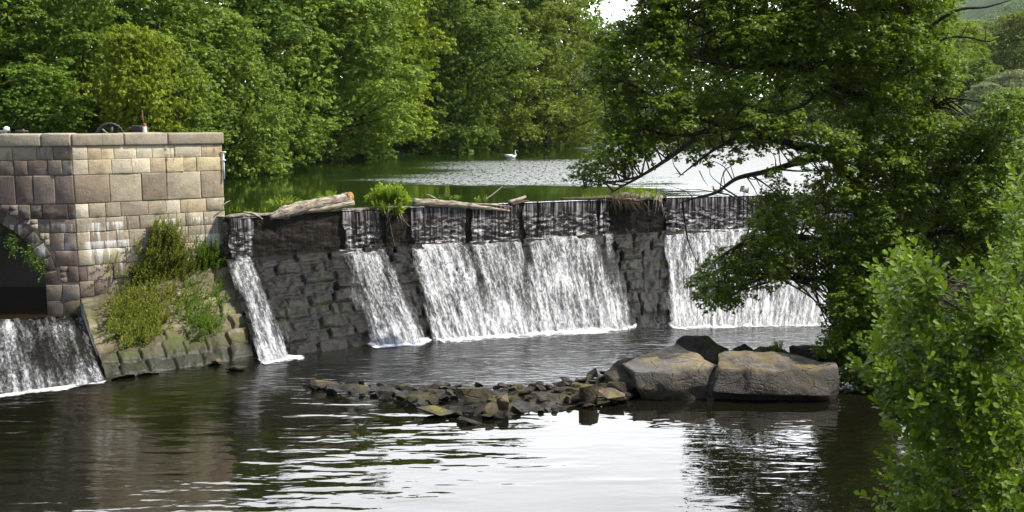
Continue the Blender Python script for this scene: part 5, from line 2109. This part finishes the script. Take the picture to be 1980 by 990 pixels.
# ------------------------------------------------------------------ birds
def skin_mesh(name, pts, edges, radii, levels=2):
    me = bpy.data.meshes.new(name)
    me.from_pydata([tuple(p) for p in pts], edges, [])
    o = bpy.data.objects.new(name, me)
    COL.objects.link(o)
    sk = o.modifiers.new("skin", "SKIN")
    for i, r in enumerate(radii):
        v = me.skin_vertices[0].data[i]
        v.radius = r if isinstance(r, tuple) else (r, r)
    me.skin_vertices[0].data[0].use_root = True
    su = o.modifiers.new("sub", "SUBSURF")
    su.levels = su.render_levels = levels
    dg = bpy.context.evaluated_depsgraph_get()
    m2 = bpy.data.meshes.new_from_object(o.evaluated_get(dg))
    bpy.data.objects.remove(o)
    m2.polygons.foreach_set("use_smooth", np.ones(len(m2.polygons), dtype=bool))
    return m2


def swan():
    p = at_z(989, 305.5, ZP)
    t = thing("swan", "white swan swimming on the pond with its neck upright", "swan", p)
    pts = [(-0.05, 0, 0.10), (0.22, 0, 0.12), (0.36, 0, 0.18), (0.40, 0, 0.32), (0.36, 0, 0.48), (0.33, 0, 0.62), (0.36, 0, 0.70), (0.44, 0, 0.69), (-0.30, 0, 0.15), (-0.52, 0, 0.23), (-0.66, 0, 0.27)]
    ed = [(0, 1), (1, 2), (2, 3), (3, 4), (4, 5), (5, 6), (6, 7), (0, 8), (8, 9), (9, 10)]
    rad = [(0.24, 0.22), (0.19, 0.18), 0.10, 0.062, 0.05, 0.048, 0.062, 0.04, (0.20, 0.19), (0.11, 0.10), 0.03]
    me = skin_mesh("body", pts, ed, rad)
    link("body", me, FEATHER, t)
    for s in (-1, 1):
        m2 = skin_mesh("wing", [(0.10, s * 0.19, 0.18), (-0.15, s * 0.21, 0.24), (-0.40, s * 0.15, 0.28), (-0.62, s * 0.06, 0.30)], [(0, 1), (1, 2), (2, 3)], [(0.08, 0.06), (0.13, 0.07), (0.10, 0.05), 0.02])
        link("wing", m2, FEATHER, t)
    m = MB(); m.tube([(0.46, 0, 0.69), (0.52, 0, 0.67), (0.58, 0, 0.65)], [0.034, 0.026, 0.012], 8); m.build("beak", BEAK, t, smooth=True)


swan()


def duck(px, py, label, mats, tucked, heading):
    p = at_y(px, py, lipP(px, 0.0)[1] + 0.25)
    p[2] = ZP + 0.02
    t = thing("duck", label, "duck", p)
    t.rotation_euler = (0, 0, heading)
    bm_, hm, lm = mats
    if tucked:
        pts = [(0, 0, 0.26), (0.12, 0, 0.30), (0.14, 0, 0.38), (-0.14, 0, 0.24), (-0.28, 0, 0.20)]
        ed = [(0, 1), (1, 2), (0, 3), (3, 4)]
        rad = [(0.16, 0.15), (0.12, 0.12), 0.075, (0.11, 0.10), 0.03]
        hp = [(0.10, 0, 0.42), (0.0, 0.03, 0.43)]
        hr = [0.065, 0.03]
    else:
        pts = [(0, 0, 0.22), (0.14, 0, 0.24), (0.20, 0, 0.34), (0.20, 0, 0.44), (-0.16, 0, 0.21), (-0.32, 0, 0.22)]
        ed = [(0, 1), (1, 2), (2, 3), (0, 4), (4, 5)]
        rad = [(0.125, 0.11), (0.10, 0.09), 0.05, 0.045, (0.09, 0.08), 0.025]
        hp = [(0.20, 0, 0.46), (0.26, 0, 0.47)]
        hr = [0.058, 0.045]
    link("body", skin_mesh("body", pts, ed, rad), bm_, t)
    m = MB(); m.tube([hp[0], hp[1]], hr, 10); 
    link("head", skin_mesh("head", hp, [(0, 1)], hr), hm, t)
    m = MB(); e = np.array(hp[1]); m.tube([e + [0.03, 0, 0], e + [0.10, 0, -0.01]], [0.025, 0.012], 6); m.build("beak", BEAK, t)
    for s in (-1, 1):
        m = MB(); m.tube([(0.02, s * 0.05, 0.16), (0.02, s * 0.05, 0.0)], [0.014, 0.012], 6); m.box((0.05, s * 0.05, 0.0), (0.08, 0.06, 0.012)); m.build("leg", BEAK, t)


duck(1439, 377, "plump grey duck asleep standing on the crest", (DUCK_GREY, DUCK_DARK, BEAK), True, R(200))
duck(1387, 379, "slim brown duck with an upright neck on the crest behind the low branch", (DUCK_BROWN, DUCK_DARK, BEAK), False, R(170))

# ------------------------------------------------------------------ air
def make_haze():
    m = NT("haze_air")
    v = m.n("VolumePrincipled", Color=(0.80, 0.88, 1.0), Density=0.00004, Anisotropy=0.0)
    m.t.links.new(v.outputs[0], m.out.inputs["Volume"])
    mb = MB()
    mb.box((0, 750, 130), (4000, 2900, 270))
    o = mb.build("haze", m.m)
    tag(o, "faint haze in the valley air", "haze", kind="stuff")


make_haze()

# ------------------------------------------------------------------ light
SUN_EL, SUN_AZ = 50.0, -3.0       # elevation; azimuth measured from +X towards +Y
sun_d = bpy.data.lights.new("sun", "SUN")
sun_d.energy = 5.0
sun_d.angle = R(0.6)
sun_d.color = (1.0, 0.95, 0.86)
sun = bpy.data.objects.new("sun", sun_d)
COL.objects.link(sun)
sdir = Vector((math.cos(R(SUN_EL)) * math.cos(R(SUN_AZ)), math.cos(R(SUN_EL)) * math.sin(R(SUN_AZ)), math.sin(R(SUN_EL))))
sun.rotation_euler = sdir.to_track_quat("Z", "Y").to_euler()
sun.location = (30, 10, 60)

world = bpy.data.worlds.new("World")
scene.world = world
world.use_nodes = True
wt = world.node_tree
wt.nodes.clear()
wo = wt.nodes.new("ShaderNodeOutputWorld")
bg = wt.nodes.new("ShaderNodeBackground")
sky = wt.nodes.new("ShaderNodeTexSky")
sky.sky_type = "NISHITA"
sky.sun_disc = False
sky.sun_elevation = R(SUN_EL)
sky.sun_rotation = R(90 - SUN_AZ)
sky.air_density = 1.0
sky.dust_density = 1.5
# a bright cloud bank beyond the pond, broken cloud and blue elsewhere
def wmath(op, a, b=None, clamp=False):
    nd = wt.nodes.new("ShaderNodeMath")
    nd.operation = op
    nd.use_clamp = clamp
    for k, v in enumerate((a, b)):
        if v is None:
            continue
        if isinstance(v, bpy.types.NodeSocket):
            wt.links.new(v, nd.inputs[k])
        else:
            nd.inputs[k].default_value = v
    return nd.outputs[0]


def wrng(v, a, b, c=0.0, d=1.0):
    nd = wt.nodes.new("ShaderNodeMapRange")
    nd.interpolation_type = "SMOOTHSTEP"
    wt.links.new(v, nd.inputs[0])
    for k, x in enumerate((a, b, c, d)):
        nd.inputs[k + 1].default_value = x
    return nd.outputs[0]


tc = wt.nodes.new("ShaderNodeTexCoord")
sp = wt.nodes.new("ShaderNodeSeparateXYZ")
wt.links.new(tc.outputs["Generated"], sp.inputs[0])
mp = wt.nodes.new("ShaderNodeMapping")
mp.inputs["Scale"].default_value = (1, 1, 2.0)
mp.inputs["Location"].default_value = (0.3, 0.1, 0.2)
nz = wt.nodes.new("ShaderNodeTexNoise")
nz.inputs["Scale"].default_value = 1.7
nz.inputs["Detail"].default_value = 7
wt.links.new(tc.outputs["Generated"], mp.inputs[0])
wt.links.new(mp.outputs[0], nz.inputs["Vector"])
bankdir = wmath("MULTIPLY", wrng(sp.outputs[1], 0.35, 0.8), wrng(sp.outputs[2], 0.88, 0.6))
broken = wrng(nz.outputs[0], 0.46, 0.66, 0.0, 0.55)
mix = wt.nodes.new("ShaderNodeMix")
mix.data_type = "RGBA"
wt.links.new(broken, mix.inputs[0])
wt.links.new(sky.outputs[0], mix.inputs[6])
mix.inputs[7].default_value = (9.0, 9.2, 9.6, 1)
mix2 = wt.nodes.new("ShaderNodeMix")
mix2.data_type = "RGBA"
wt.links.new(wmath("MULTIPLY", bankdir, wrng(nz.outputs[0], 0.2, 0.6, 0.7, 1.0)), mix2.inputs[0])
wt.links.new(mix.outputs[2], mix2.inputs[6])
mix2.inputs[7].default_value = (31.0, 31.4, 32.4, 1)
wt.links.new(mix2.outputs[2], bg.inputs[0])
bg.inputs[1].default_value = 0.10
wt.links.new(bg.outputs[0], wo.inputs[0])

scene.view_settings.view_transform = "Standard"
scene.view_settings.look = "None"
scene.view_settings.exposure = 0.72
scene.view_settings.gamma = 1.0
scene.view_settings.use_curve_mapping = False
scene.render.engine = "CYCLES"
scene.cycles.max_bounces = 6
scene.cycles.diffuse_bounces = 3
scene.cycles.glossy_bounces = 3
scene.cycles.transmission_bounces = 3
scene.cycles.transparent_max_bounces = 10
scene.cycles.use_denoising = True
scene.cycles.sample_clamp_indirect = 8.0
